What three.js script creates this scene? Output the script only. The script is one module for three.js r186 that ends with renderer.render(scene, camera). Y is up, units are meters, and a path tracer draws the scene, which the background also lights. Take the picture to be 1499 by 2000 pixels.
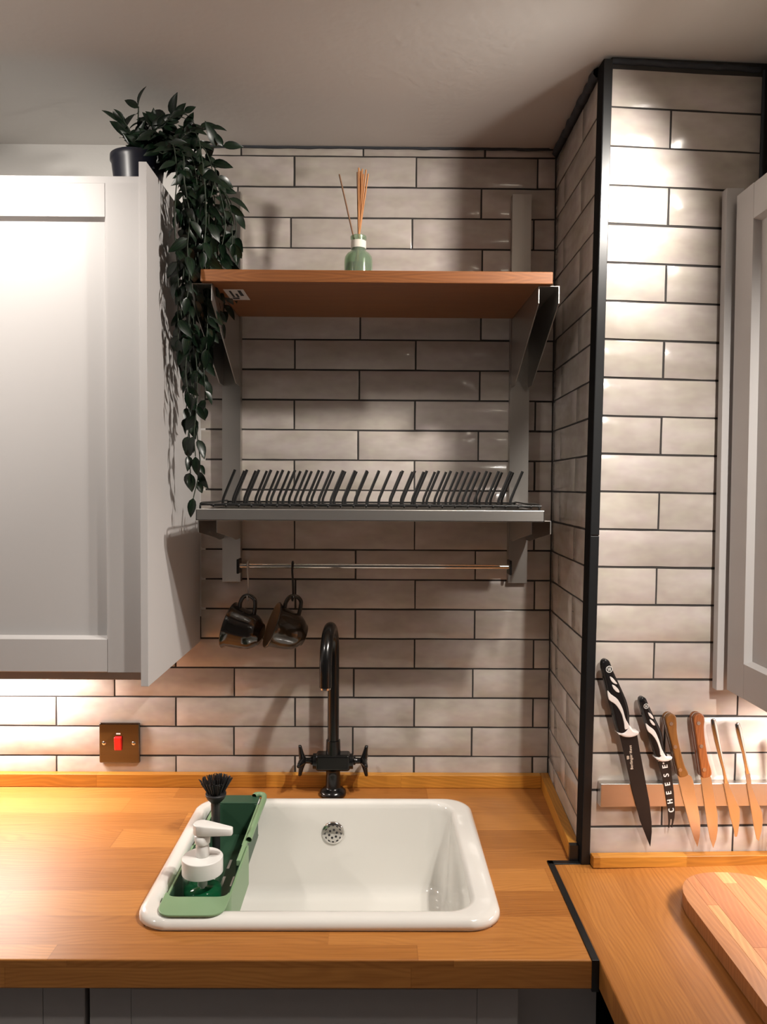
import * as THREE from 'three';
import { RoundedBoxGeometry } from 'three/addons/geometries/RoundedBoxGeometry.js';
import { mergeGeometries, mergeVertices, toCreasedNormals } from 'three/addons/utils/BufferGeometryUtils.js';
import { RectAreaLightUniformsLib } from 'three/addons/lights/RectAreaLightUniformsLib.js';
import { ImprovedNoise } from 'three/addons/math/ImprovedNoise.js';
import { FontLoader } from 'three/addons/loaders/FontLoader.js';
import { TextGeometry } from 'three/addons/geometries/TextGeometry.js';

// ---------------------------------------------------------------- camera, light, exposure
const W = 0.972;                       // height of the measuring line of the tiles above the floor
const scene = new THREE.Scene();
scene.background = new THREE.Color(0x000000);
const camera = new THREE.PerspectiveCamera(67.38, 1499 / 2000, 0.02, 20);
camera.position.set(-0.3695, 0.5782 + W, 1.6288);
camera.rotation.set(-0.03296, -0.00748, 0.00602, 'YXZ');
scene.add(camera);
const renderer = new THREE.WebGLRenderer({ antialias: true });
renderer.toneMapping = THREE.LinearToneMapping;
renderer.toneMappingExposure = 1.28;
renderer.shadowMap.enabled = true;
RectAreaLightUniformsLib.init();
const CEIL = 1.287;
const LAMP_COLOR = new THREE.Color().setRGB(1, 0.93, 0.85);
const SPOTS = [                        // lens position, aim, candela, cone, which
  { at: [0.19, 1.18, 0.66], aim: [-0.78, 0.58, 0.0], I: 2.5, angle: 0.90, label: 'adjustable spotlight hanging from the ceiling near the right wall cabinet' },
  { at: [-1.14, 1.20, 0.80], aim: [-1.04, 0.90, 0.35], I: 1.65, angle: 0.84, label: 'adjustable spotlight hanging from the ceiling before the left wall cabinet' },
  { at: [0.14, 1.19, 1.55], aim: [0.30, 0.42, 0.345], I: 5.2, angle: 0.36, label: 'adjustable spotlight hanging from the ceiling further into the room' },
  { at: [0.10, 1.19, 0.84], aim: [-0.52, -0.06, 0.30], I: 3.3, angle: 0.52, label: 'added unseen spotlight under the ceiling that brightens the sink and worktop' },  // added lamp, lifts sink and worktop without overexposing the pier
];
const FILL_LIGHT = [-2.12, 1.20, 900];        // x, z, intensity of an added, unseen fill lamp at the far left
const UNDER = [                        // x, y, z, width, depth, intensity
  [-1.17, 0.2455, 0.085, 0.22, 0.04, 135],
  [0.36, 0.2375, 0.52, 0.05, 0.22, 72],
];

// ---------------------------------------------------------------- helpers
function rng(seed) { let a = seed >>> 0; return () => { a = (a + 0x6D2B79F5) | 0; let t = Math.imul(a ^ (a >>> 15), 1 | a); t = (t + Math.imul(t ^ (t >>> 7), 61 | t)) ^ t; return ((t ^ (t >>> 14)) >>> 0) / 4294967296; }; }
const noise3 = new ImprovedNoise();
const P = (x, y, z) => noise3.noise(x, y, z);
const fbm = (x, y, z, o = 4) => { let s = 0, a = 0.5; for (let i = 0; i < o; i++) { s += a * P(x, y, z); x *= 2.03; y *= 2.03; z += 7.1; a *= 0.5; } return s; };
const clamp = (v, a = 0, b = 1) => Math.min(b, Math.max(a, v));
const mix = (a, b, t) => a + (b - a) * t;
const names = {};
function numbered(n) { names[n] = (names[n] || 0) + 1; return names[n] === 1 ? n : n + '_' + String(names[n] - 1).padStart(3, '0'); }
function tag(o, label, category, group, kind) { o.userData.label = label; o.userData.category = category; if (group) o.userData.group = group; if (kind) o.userData.kind = kind; return o; }
function thing(name, label, category, base, group, kind) {      // base in tile coordinates (y = 0 on the lowest full joint)
  const g = new THREE.Group(); g.name = numbered(name); g.position.set(base[0], base[1] + W, base[2]); 
  g.base = base; scene.add(g); return tag(g, label, category, group, kind);
}
function part(root, name, geo, mat, parent) {                   // geometry in tile coordinates
  const b = root.base; const m = new THREE.Mesh(geo.clone().translate(-b[0], -b[1], -b[2]), mat); m.name = name; (parent || root).add(m); return m;
}
function lpart(parent, name, geo, mat) { const m = new THREE.Mesh(geo, mat); m.name = name; parent.add(m); return m; }
function box(x0, x1, y0, y1, z0, z1, r = 0) {
  const w = x1 - x0, h = y1 - y0, d = z1 - z0;
  const g = r > 0 ? new RoundedBoxGeometry(w, h, d, 2, Math.min(r, w / 2.01, h / 2.01, d / 2.01)) : new THREE.BoxGeometry(w, h, d);
  boxUV(g, w, h, d); g.translate((x0 + x1) / 2, (y0 + y1) / 2, (z0 + z1) / 2); return g;
}
function boxUV(g) {                                             // uv in metres from the dominant normal
  const p = g.attributes.position, n = g.attributes.normal, uv = new Float32Array(p.count * 2);
  for (let i = 0; i < p.count; i++) {
    const ax = Math.abs(n.getX(i)), ay = Math.abs(n.getY(i)), az = Math.abs(n.getZ(i)); let u, v;
    if (ay >= ax && ay >= az) { u = p.getX(i); v = p.getZ(i); } else if (az >= ax) { u = p.getX(i); v = p.getY(i); } else { u = p.getZ(i); v = p.getY(i); }
    uv[2 * i] = u; uv[2 * i + 1] = v;
  }
  g.setAttribute('uv', new THREE.BufferAttribute(uv, 2)); return g;
}
function tube(pts, r, seg = 24, rad = 8, closed = false) { return new THREE.TubeGeometry(new THREE.CatmullRomCurve3(pts.map(p => new THREE.Vector3(...p)), closed, 'centripetal'), seg, r, rad, closed); }
function rod(a, b, r, n = 10) {
  const A = new THREE.Vector3(...a), B = new THREE.Vector3(...b), d = B.clone().sub(A);
  const g = new THREE.CylinderGeometry(r, r, d.length(), n); g.applyQuaternion(new THREE.Quaternion().setFromUnitVectors(new THREE.Vector3(0, 1, 0), d.normalize())); g.translate((A.x + B.x) / 2, (A.y + B.y) / 2, (A.z + B.z) / 2); return g;
}
function lathe(pts, n = 40) { return new THREE.LatheGeometry(pts.map(p => new THREE.Vector2(Math.max(p[0], 1e-5), p[1])), n); }
function shapeOf(pts) { const s = new THREE.Shape(); pts.forEach((p, i) => i ? s.lineTo(p[0], p[1]) : s.moveTo(p[0], p[1])); s.closePath(); return s; }
function extr(shape, depth, bevel = 0, seg = 1, curve = 12) { const g = new THREE.ExtrudeGeometry(shape, { depth: depth - 2 * bevel, bevelEnabled: bevel > 0, bevelSize: bevel, bevelOffset: -bevel, bevelThickness: bevel, bevelSegments: seg, curveSegments: curve }); g.translate(0, 0, bevel); return g; }
function flat(shape, y0, y1, bevel = 0, seg = 2) { const g = extr(shape, y1 - y0, bevel, seg, 10); g.rotateX(-Math.PI / 2); g.translate(0, y0, 0); return g; }  // shape in (x, -z)
function rring(x0, x1, z0, z1, r, y, n = 12) { const o = []; for (const [cx, cz, a0] of [[x1 - r, z1 - r, 0], [x0 + r, z1 - r, 1], [x0 + r, z0 + r, 2], [x1 - r, z0 + r, 3]]) for (let i = 0; i <= n; i++) { const a = (a0 + i / n) * Math.PI / 2; o.push([cx + r * Math.cos(a), y, cz + r * Math.sin(a)]); } return o; }
function loft(rings, capEnd = false, capStart = false) {
  const n = rings[0].length, pos = [], idx = [];
  rings.forEach(r => r.forEach(p => pos.push(...p)));
  for (let k = 0; k + 1 < rings.length; k++) for (let i = 0; i < n; i++) { const a = k * n + i, b = k * n + (i + 1) % n, c = a + n, d = b + n; idx.push(a, b, c, b, d, c); }
  const cap = (k, flip) => { const c = pos.length / 3; const r = rings[k]; const m = [0, 1, 2].map(j => r.reduce((s, p) => s + p[j], 0) / n); pos.push(...m); for (let i = 0; i < n; i++) { const a = k * n + i, b = k * n + (i + 1) % n; flip ? idx.push(b, a, c) : idx.push(a, b, c); } };
  if (capEnd) cap(rings.length - 1, false); if (capStart) cap(0, true);
  const g = new THREE.BufferGeometry(); g.setAttribute('position', new THREE.Float32BufferAttribute(pos, 3)); g.setIndex(idx); g.computeVertexNormals(); boxUV(g); return g;
}
function merge(list) { return mergeGeometries(list.map(g => { const q = g.index ? g.toNonIndexed() : g.clone(); for (const k of Object.keys(q.attributes)) if (!['position', 'normal', 'uv'].includes(k)) q.deleteAttribute(k); return q; })); }
function dataTex(w, h, f, srgb = true) {
  const d = new Uint8Array(w * h * 4);
  for (let j = 0; j < h; j++) for (let i = 0; i < w; i++) { const c = f(i / w, j / h, i, j); const o = (j * w + i) * 4; d[o] = clamp(c[0]) * 255; d[o + 1] = clamp(c[1]) * 255; d[o + 2] = clamp(c[2]) * 255; d[o + 3] = 255; }
  const t = new THREE.DataTexture(d, w, h); t.magFilter = THREE.LinearFilter; t.minFilter = THREE.LinearFilter; t.wrapS = t.wrapT = THREE.MirroredRepeatWrapping; if (srgb) t.colorSpace = THREE.SRGBColorSpace; t.needsUpdate = true; return t;
}
const std = (o) => new THREE.MeshStandardMaterial(o);
const phys = (o) => new THREE.MeshPhysicalMaterial(o);
const lin = (r, g, b) => new THREE.Color().setRGB(r, g, b);

// ---------------------------------------------------------------- textures and materials
function woodTex(seed, lengthM, widthM, stave, pw, ph, dark, light, opt = {}) {   // grain along u
  const r = rng(seed); const cols = Math.ceil(widthM / stave) + 1;
  const seg = []; for (let j = 0; j < cols; j++) { const list = []; let u = -r() * 0.5; while (u < lengthM) { const L = (opt.segMin || 0.28) + r() * (opt.segVar || 0.45); list.push([u + L, r(), r() * 50, r()]); u += L; } seg.push(list); }
  return dataTex(pw, ph, (s, t) => {
    const u = s * lengthM, v = t * widthM; const j = Math.floor(v / stave); const list = seg[j]; let q = list[0]; for (const e of list) { if (u < e[0]) { q = e; break; } }
    const vv = v - j * stave; const off = q[2];
    const warp = fbm(u * 2.6 + off, vv * 7 + off, off, 3) * 0.075;
    const rings = 1.5 * Math.pow(0.5 + 0.5 * Math.sin(((vv + warp) * (95 + 70 * q[3]) + off) * 6.283), 2) - 0.6;
    const fine = 0.6 * fbm(u * 7 + off, v * 330, off * 0.3, 3);
    const pores = Math.pow(clamp(P(u * 28 + off, v * 900, 3.3) * 0.5 + 0.5), 4);
    let m = 0.52 + (opt.tone ?? 0.34) * (q[1] - 0.5) + 0.13 * rings * (0.5 + q[3] * 0.5) * (opt.ring ?? 1) + 0.34 * fine - 0.30 * pores + 0.14 * fbm(u * 1.7, v * 6, off, 2);
    const eu = Math.min(...list.map(e => Math.abs(u - e[0]))), ev = Math.min(vv, stave - vv);
    if (opt.joint !== 0 && (ev < 0.0006 || eu < 0.0006)) m -= 0.16;
    m = clamp(m); return [mix(dark[0], light[0], m), mix(dark[1], light[1], m), mix(dark[2], light[2], m)];
  });
}
function useTex(t, lengthM, widthM, rot = 0, ox = 0, oy = 0) { const c = t.clone(); c.repeat.set(1 / lengthM, 1 / widthM); c.rotation = rot; c.offset.set(ox, oy); c.needsUpdate = true; return c; }
const tWork = woodTex(11, 1.6, 0.8, 0.072, 1400, 900, [0.53, 0.31, 0.12], [0.86, 0.60, 0.31], { tone: 0.30, ring: -0.8 });
const tShelf = woodTex(23, 0.8, 0.4, 0.5, 800, 500, [0.36, 0.20, 0.10], [0.70, 0.45, 0.24], { tone: 0.1, ring: 1.1, joint: 0, segMin: 2 });
const tUp = woodTex(31, 1.6, 0.1, 0.1, 1400, 120, [0.58, 0.36, 0.12], [0.90, 0.64, 0.26], { tone: 0.5, segMin: 0.16, segVar: 0.3 });
const tBump = dataTex(512, 512, (s, t) => { const v = 0.5 + 0.5 * fbm(s * 7, t * 13, 2.2, 3); return [v, v, v]; }, false);
const tGlaze = dataTex(512, 512, (s, t) => { const a = fbm(s * 8, t * 22, 9.1, 4), b = fbm(s * 40, t * 70, 1.7, 2); const k = 0.93 + 0.13 * a + 0.05 * b; return [k, k * (0.985 + 0.03 * b), k * (0.97 + 0.05 * a)]; });
const tPaintBump = dataTex(256, 256, (s, t) => { const v = 0.5 + 0.5 * fbm(s * 40, t * 40, 4.4, 3); return [v, v, v]; }, false);
const tBrush = dataTex(512, 256, (s, t) => { const v = 0.5 + 0.42 * P(s * 3, t * 190, 1.1) + 0.1 * P(s * 9, t * 90, 5); return [v, v, v]; }, false);

const M = {};
const tileTints = [[0.615, 0.570, 0.535], [0.590, 0.542, 0.512], [0.640, 0.595, 0.558], [0.602, 0.556, 0.522]];
M.tiles = tileTints.map(c => phys({ color: lin(...c), map: useTex(tGlaze, 0.9, 0.9), bumpMap: useTex(tBump, 0.5, 0.5), bumpScale: 0.0011, roughness: 0.17, clearcoat: 0.35, clearcoatRoughness: 0.06 }));
M.grout = std({ color: lin(0.045, 0.041, 0.039), roughness: 0.95 });
M.paint = std({ color: lin(0.68, 0.665, 0.64), roughness: 0.92, bumpMap: useTex(tPaintBump, 0.3, 0.3), bumpScale: 0.0004 });
M.paintDim = std({ color: lin(0.30, 0.30, 0.31), roughness: 0.9 });
M.ceil = std({ color: lin(0.74, 0.72, 0.69), roughness: 0.94, bumpMap: useTex(tPaintBump, 0.5, 0.5), bumpScale: 0.0006 });
M.floor = std({ color: lin(0.30, 0.29, 0.29), roughness: 0.6 });
M.cab = std({ color: lin(0.50, 0.482, 0.475), roughness: 0.42 });
M.cabIn = std({ color: lin(0.50, 0.42, 0.36), roughness: 0.6 });
M.work = std({ map: useTex(tWork, 1.6, 0.8), roughness: 0.46 });
M.workR = std({ map: useTex(tWork, 1.6, 0.8, Math.PI / 2, 0.31, 0.12), roughness: 0.38 });
M.upst = std({ map: useTex(tUp, 1.6, 0.1, 0, 0.12, 0.3), roughness: 0.4 });
M.upstZ = std({ map: useTex(tUp, 1.6, 0.1, 0, 0.52, 0.3), roughness: 0.4 });
M.shelf = std({ map: useTex(tShelf, 0.8, 0.4), roughness: 0.45 });
M.steel = std({ color: lin(0.60, 0.58, 0.55), metalness: 1, roughness: 0.36, bumpMap: useTex(tBrush, 0.35, 0.12), bumpScale: 0.00006 });
M.steelV = std({ color: lin(0.52, 0.50, 0.47), metalness: 1, roughness: 0.36, bumpMap: useTex(tBrush, 0.35, 0.12, Math.PI / 2), bumpScale: 0.00006 });
M.tray = std({ color: lin(0.72, 0.70, 0.67), metalness: 1, roughness: 0.14, bumpMap: useTex(tBump, 0.9, 0.9), bumpScale: 0.0008 });
M.chrome = std({ color: lin(0.72, 0.71, 0.69), metalness: 1, roughness: 0.12 });
M.wire = std({ color: lin(0.02, 0.02, 0.02), metalness: 0.4, roughness: 0.34 });
M.black = std({ color: lin(0.009, 0.009, 0.010), roughness: 0.22 });
M.tap = std({ color: lin(0.005, 0.005, 0.005), roughness: 0.2 });
M.trim = std({ color: lin(0.008, 0.009, 0.010), roughness: 0.34 });
M.trimSide = phys({ color: lin(0.006, 0.006, 0.007), roughness: 0.8, specularIntensity: 0.3 });
M.caulk = std({ color: lin(0.05, 0.055, 0.065), roughness: 0.85 });
M.ceramic = phys({ color: lin(0.80, 0.785, 0.74), roughness: 0.12, clearcoat: 0.5, clearcoatRoughness: 0.04 });
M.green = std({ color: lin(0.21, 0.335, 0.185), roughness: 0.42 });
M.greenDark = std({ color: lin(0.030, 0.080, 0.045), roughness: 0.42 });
M.whitePl = std({ color: lin(0.80, 0.79, 0.76), roughness: 0.32 });
M.bristle = std({ color: lin(0.012, 0.012, 0.013), roughness: 0.5 });
M.brushPl = std({ color: lin(0.03, 0.03, 0.03), roughness: 0.35 });
M.glass = phys({ color: lin(0.95, 0.97, 0.96), roughness: 0.03, transmission: 1, thickness: 0, ior: 1.45 });
M.soap = phys({ color: lin(0.012, 0.20, 0.075), roughness: 0.06, transmission: 0.45, thickness: 0, ior: 1.33 });
M.dark = std({ color: lin(0.02, 0.02, 0.022), roughness: 0.7 });
M.magnet = std({ color: lin(0.66, 0.63, 0.60), metalness: 1, roughness: 0.34, bumpMap: useTex(tBrush, 0.35, 0.12), bumpScale: 0.00005 });
M.blade = std({ color: lin(0.70, 0.68, 0.66), metalness: 1, roughness: 0.27 });
M.bladeBlack = std({ color: lin(0.010, 0.010, 0.011), roughness: 0.34 });
M.knifeWhite = std({ color: lin(0.78, 0.74, 0.71), roughness: 0.35 });
M.print = std({ color: lin(0.72, 0.72, 0.70), roughness: 0.5 });
M.printGold = std({ color: lin(0.62, 0.52, 0.42), roughness: 0.5 });
M.knifeWood = std({ map: useTex(woodTex(77, 0.3, 0.1, 0.2, 300, 140, [0.33, 0.20, 0.08], [0.60, 0.40, 0.17], { joint: 0, segMin: 3 }), 0.3, 0.1, Math.PI / 2), roughness: 0.42 });
M.knifeWood2 = std({ map: useTex(woodTex(78, 0.3, 0.1, 0.2, 300, 140, [0.42, 0.22, 0.09], [0.70, 0.42, 0.20], { joint: 0, segMin: 3 }), 0.3, 0.1, Math.PI / 2), roughness: 0.42 });
M.mug = phys({ color: lin(0.014, 0.013, 0.012), roughness: 0.14, clearcoat: 0.7, clearcoatRoughness: 0.04 });
M.mugBrown = phys({ color: lin(0.030, 0.022, 0.013), roughness: 0.18, clearcoat: 0.6, clearcoatRoughness: 0.05 });
M.mugIn = std({ color: lin(0.33, 0.22, 0.13), roughness: 0.35 });
M.reed = std({ color: lin(0.50, 0.22, 0.08), roughness: 0.7 });
M.reedDark = std({ color: lin(0.20, 0.10, 0.05), roughness: 0.7 });
M.bottle = phys({ color: lin(0.62, 0.74, 0.60), roughness: 0.10, transmission: 0.85, thickness: 0, ior: 1.45 });
M.oil = phys({ color: lin(0.62, 0.66, 0.42), roughness: 0.05, transmission: 0.9, thickness: 0.03, ior: 1.4, attenuationColor: lin(0.50, 0.52, 0.26), attenuationDistance: 0.05 });
M.paper = std({ color: lin(0.74, 0.70, 0.62), roughness: 0.8 });
M.paperDim = std({ color: lin(0.62, 0.58, 0.55), roughness: 0.8 });
M.plate = std({ color: lin(0.15, 0.14, 0.135), metalness: 1, roughness: 0.05 });
M.red = std({ color: lin(0.72, 0.02, 0.02), roughness: 0.28 });
M.pot = std({ color: lin(0.010, 0.012, 0.022), roughness: 0.35 });
M.soil = std({ color: lin(0.03, 0.022, 0.016), roughness: 0.95 });
const tLeaf = dataTex(64, 128, (s, t) => { const e = Math.abs(s - 0.5) * 2; const st = Math.exp(-Math.pow((e - 0.42) / 0.10, 2)) * 0.8 + Math.exp(-Math.pow(e / 0.06, 2)) * 0.6; const k = clamp(st * (0.6 + 0.5 * P(s * 6, t * 5, 2)) * (t > 0.06 ? 1 : 0)); return [mix(0.035, 0.22, k), mix(0.105, 0.34, k), mix(0.065, 0.16, k)]; });
M.leaf = phys({ map: tLeaf, roughness: 0.36, side: THREE.DoubleSide });
M.leafB = phys({ map: tLeaf, color: lin(0.75, 0.85, 0.8), roughness: 0.32, side: THREE.DoubleSide });
M.stem = std({ color: lin(0.022, 0.034, 0.018), roughness: 0.6 });
M.lampGlow = std({ color: lin(0.9, 0.9, 0.9), emissive: lin(1, 0.87, 0.7), emissiveIntensity: 6 });

// ---------------------------------------------------------------- room shell
const wallBack = thing('wall_back', 'back wall with pale glazed metro tiles behind the sink', 'wall', [-0.8, -W, 0], null, 'structure');
part(wallBack, 'tile_bed', box(-0.735, 0.16, -W, CEIL, -0.1, -0.0022), M.grout);
part(wallBack, 'tile_bed', box(-2.4, -0.735, -W, 0.30, -0.1, -0.0022), M.grout);
part(wallBack, 'plaster', box(-2.4, -0.735, 0.30, CEIL, -0.1, -0.001), M.paint);
function struct(name, label, cat, geo, mat, base) { const t = thing(name, label, cat, base, null, 'structure'); part(t, name.replace(/_(\d+)$/, '') + '_face', geo, mat); return t; }
struct('ceiling', 'plain painted ceiling above the sink corner', 'ceiling', box(-2.4, 0.9, CEIL, CEIL + 0.08, -0.1, 3.3), M.ceil, [-0.7, CEIL, 1.5]);
struct('floor', 'kitchen floor below the worktops', 'floor', box(-2.4, 0.9, -W - 0.06, -W, -0.1, 3.3), M.floor, [-0.7, -W, 1.5]);
struct('wall_left', 'grey painted wall at the left end of the kitchen', 'wall', box(-2.48, -2.4, -W, CEIL, -0.1, 3.3), M.paintDim, [-2.44, -W, 1.6]);
struct('wall_rear', 'grey painted wall behind the viewer', 'wall', box(-2.4, 0.9, -W, CEIL, 3.3, 3.38), M.paintDim, [-0.7, -W, 3.34]);
struct('wall_right', 'plain painted wall behind the right wall cabinet', 'wall', box(0.575, 0.66, -W, CEIL, 0.36, 3.3), M.paint, [0.6, -W, 1.8]);
struct('wall_bulkhead', 'painted boxing above the right wall cabinet up to the ceiling', 'wall', box(0.268, 0.575, 1.064, CEIL, 0.36, 3.3), M.paint, [0.42, 1.064, 1.8]);

// a hand-made tile: pillowed edge, slightly wavy face, front at z = 0
const tr = rng(5);
function tileGeo(w, h, seed) {
  const nx = Math.max(3, Math.min(9, Math.round(w / 0.035) + 2)), ny = 4; const us = [0, 0.0032], vs = [0, 0.0032];
  for (let i = 1; i < nx - 2; i++) us.push(0.0032 + (w - 0.0064) * i / (nx - 2)); us.push(w - 0.0032, w);
  for (let i = 1; i < ny - 2; i++) vs.push(0.0032 + (h - 0.0064) * i / (ny - 2)); vs.push(h - 0.0032, h);
  const pos = [], uv = [], idx = []; const o1 = tr() * 5, o2 = tr() * 5; const e = [tr(), tr(), tr(), tr()].map(q => (q - 0.5) * 0.0009); const tilt = [(tr() - 0.5) * 0.012, (tr() - 0.5) * 0.012];
  const nu = us.length, nv = vs.length;
  for (let j = 0; j < nv; j++) for (let i = 0; i < nu; i++) {
    const edge = i === 0 || j === 0 || i === nu - 1 || j === nv - 1;
    let x = us[i], y = vs[j]; if (i === 0) x += e[0] + 0.0006 * P(y * 60, seed, 1); if (i === nu - 1) x += e[1] + 0.0006 * P(y * 60, seed, 2); if (j === 0) y += e[2] + 0.0007 * P(x * 30, seed, 3); if (j === nv - 1) y += e[3] + 0.0007 * P(x * 30, seed, 4);
    const z = (edge ? -0.0011 : 0) + 0.0005 * P(x * 18 + seed, y * 26, seed * 1.7) + (x - w / 2) * tilt[0] * 0.12 + (y - h / 2) * tilt[1] * 0.5;
    pos.push(x, y, z); uv.push(x + o1, y + o2);
  }
  for (let j = 0; j + 1 < nv; j++) for (let i = 0; i + 1 < nu; i++) { const a = j * nu + i; idx.push(a, a + 1, a + nu, a + 1, a + nu + 1, a + nu); }
  const rim = []; for (let i = 0; i < nu; i++) rim.push(i); for (let j = 1; j < nv; j++) rim.push(j * nu + nu - 1); for (let i = nu - 2; i >= 0; i--) rim.push((nv - 1) * nu + i); for (let j = nv - 2; j > 0; j--) rim.push(j * nu);
  const b0 = pos.length / 3; rim.forEach(k => { pos.push(pos[3 * k], pos[3 * k + 1], -0.008); uv.push(uv[2 * k], uv[2 * k + 1]); });
  rim.forEach((k, i) => { const n = (i + 1) % rim.length; idx.push(k, b0 + i, rim[n], rim[n], b0 + i, b0 + n); });
  const g = new THREE.BufferGeometry(); g.setAttribute('position', new THREE.Float32BufferAttribute(pos, 3)); g.setAttribute('uv', new THREE.Float32BufferAttribute(uv, 2)); g.setIndex(idx);
  return toCreasedNormals(g, 0.9);
}
const PH = 0.06337, PW = 0.255, J = 0.0036;
const CAMX = -0.3695, CAMY = 0.5782, CAMZ = 1.6288;
// one measured joint for every course of the back wall, then every tile length to both sides
const jointX = { 20: -0.404, 19: -0.293, 18: -0.156, 17: -0.300, 16: -0.153, 15: -0.296, 14: -0.154, 13: -0.291, 12: -0.155, 11: -0.292, 10: -0.157, 9: -0.292, 8: -0.160, 7: -0.291, 6: -0.161, 5: -0.289, 4: -0.161, 3: -0.289, 2: -0.164, 1: -0.289, 0: -0.165, '-1': -0.289 };
function courses(k) { return [k * PH + J / 2, (k + 1) * PH - J / 2]; }
function splitRow(a, b, joint, pitch) { const s = []; let x = joint; while (x > a) x -= pitch; const e = [a]; for (x += pitch; x < b - 0.004; x += pitch) if (x > a + 0.004) e.push(x); e.push(b); for (let i = 0; i + 1 < e.length; i++) s.push([e[i] + (i ? J / 2 : 0), e[i + 1] - (i + 2 < e.length ? J / 2 : 0)]); return s; }
let tileNo = 0;
for (let k = -1; k <= 20; k++) {
  let [y0, y1] = courses(k); if (k === -1) y0 = -0.061; if (k === 20) y1 = 1.2835;
  const xa = k < 4 ? -1.62 : -0.7445;
  for (const [a, b] of splitRow(xa, -0.0015, jointX[k], PW)) {
    const ya = (k === 3 && b < -0.74) ? y0 : y0; const g = tileGeo(b - a, y1 - ya, ++tileNo * 1.37); g.translate(a, ya, 0); part(wallBack, 'tile', g, M.tiles[tileNo % 4]);
  }
}
part(wallBack, 'sealant_bead', (() => { const r = rng(3); const pts = []; for (let x = -0.735; x <= 0; x += 0.02) pts.push([x, CEIL - 0.002 + 0.002 * (r() - 0.5), 0.001]); return tube(pts, 0.0028, 120, 6); })(), M.caulk);

// the return of the alcove on the right, facing left; its front edge leans a little
const ZR = 0.345;
const frontX = (y) => -0.0118 + 0.0133 * (y - 0.572);
const wallReturn = thing('wall_return', 'narrow tiled side wall of the alcove running from the back wall to the black corner trim', 'wall', [0.05, -W, 0.17], null, 'structure');
function onReturn(g) { // (u along z, v up, w out of the wall) -> tile coordinates
  const p = g.attributes.position; for (let i = 0; i < p.count; i++) { const u = p.getX(i), v = p.getY(i), w = p.getZ(i); p.setXYZ(i, frontX(v) * u / ZR - w, v, u); }
  g.computeVertexNormals(); return g;
}
part(wallReturn, 'tile_bed', (() => { const g = new THREE.BoxGeometry(ZR - 0.01, CEIL + W, 0.048, 6, 40, 1); g.translate((ZR - 0.01) / 2, (CEIL - W) / 2, -0.0262); return onReturn(g.toNonIndexed()); })(), M.grout);
for (let k = -1; k <= 19; k++) {
  let [y0, y1] = courses(k); if (k === -1) y0 = -0.061;
  const jz = k >= 4 ? (k % 2 === 0 ? 0.076 : 0.214) : (((k + 4) % 2) === 0 ? 0.182 : 0.060);
  for (const [a, b] of splitRow(0.0015, ZR - 0.0265, jz, PW)) { const g = tileGeo(b - a, y1 - y0, ++tileNo * 1.37); g.translate(a, y0, 0); const q = onReturn(g); part(wallReturn, 'tile', toCreasedNormals(q, 0.9), M.tiles[tileNo % 4]); }
}
part(wallReturn, 'sealant_bead', (() => { const r = rng(8); const pts = []; for (let z = 0.005; z <= 0.32; z += 0.012) pts.push([frontX(1.28) * z / ZR - 0.001 - 0.003 * r(), 1.276 + 0.004 * (r() - 0.5), z]); return tube(pts, 0.0085, 90, 7); })(), M.caulk);

// the tiled pier that faces the room, turned a little and slightly out of plumb
const pier = thing('wall_pier', 'tiled pier facing the room right of the black corner trim', 'wall', [0.00249, 0.57232, 0.34504], null, 'structure');
pier.rotation.set(0.00212, 0.05573, -0.01331, 'YZX');
const PQ = pier.quaternion.clone(), PT = pier.position.clone();
const py = (k) => (k - 9) * PH;
lpart(pier, 'tile_bed', box(0.0005, 0.66, -1.53, 0.735, -0.022, -0.0022), M.grout);
for (let k = -1; k <= 19; k++) {
  let y0 = py(k) + J / 2, y1 = py(k + 1) - J / 2; if (k === -1) y0 = -0.634;
  const right = k < 4 ? 0.56 : (k >= 17 ? 0.256 : 0.235); const jx = k < 4 ? ((k + 4) % 2 ? 0.2515 : 0.125) : (k % 2 === 0 ? 0.1025 : 0.2548);
  for (const [a, b] of splitRow(0.0008, right, jx, PW)) { const g = tileGeo(b - a, y1 - y0, ++tileNo * 1.37); g.translate(a, y0, 0); lpart(pier, 'tile', g, M.tiles[tileNo % 4]); }
}
lpart(pier, 'sealant_bead', (() => { const r = rng(18); const pts = []; for (let x = 0; x <= 0.262; x += 0.012) pts.push([x, 0.708 + 0.0025 * (r() - 0.5) - x * 0.004, -0.002]); return tube(pts, 0.005, 90, 7); })(), M.caulk);
lpart(pier, 'sealant_bead', (() => { const r = rng(19); const pts = []; for (let y = 0.49; y <= 0.71; y += 0.012) pts.push([0.2595 + 0.0012 * (r() - 0.5), y, -0.001]); return tube(pts, 0.0032, 70, 7); })(), M.caulk);
function onPier(name, label, cat, lx, ly, lz, group) {           // a thing standing on the pier's own axes
  const t = thing(name, label, cat, [0, 0, 0], group); t.position.copy(new THREE.Vector3(lx, ly, lz).applyQuaternion(PQ).add(PT)); t.quaternion.copy(PQ); return t;
}
const trim1 = onPier('trim_1', 'black metal corner trim between the alcove and the tiled pier', 'trim', -0.0145, -0.634, 0); trim1.userData.kind = 'structure';
lpart(trim1, 'front_leg', box(0, 0.0148, 0.275 + 0.275 + 0.0105, 1.343, -0.006, 0.003, 0.0012), M.trim);
lpart(trim1, 'front_leg', box(0, 0.0148, 0, 0.275 + 0.275 + 0.0095, -0.006, 0.003, 0.0012), M.trim);
lpart(trim1, 'side_leg', box(-0.0006, 0.002, 0, 1.343, -0.0265, 0.0025, 0.0008), M.trimSide);

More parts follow.
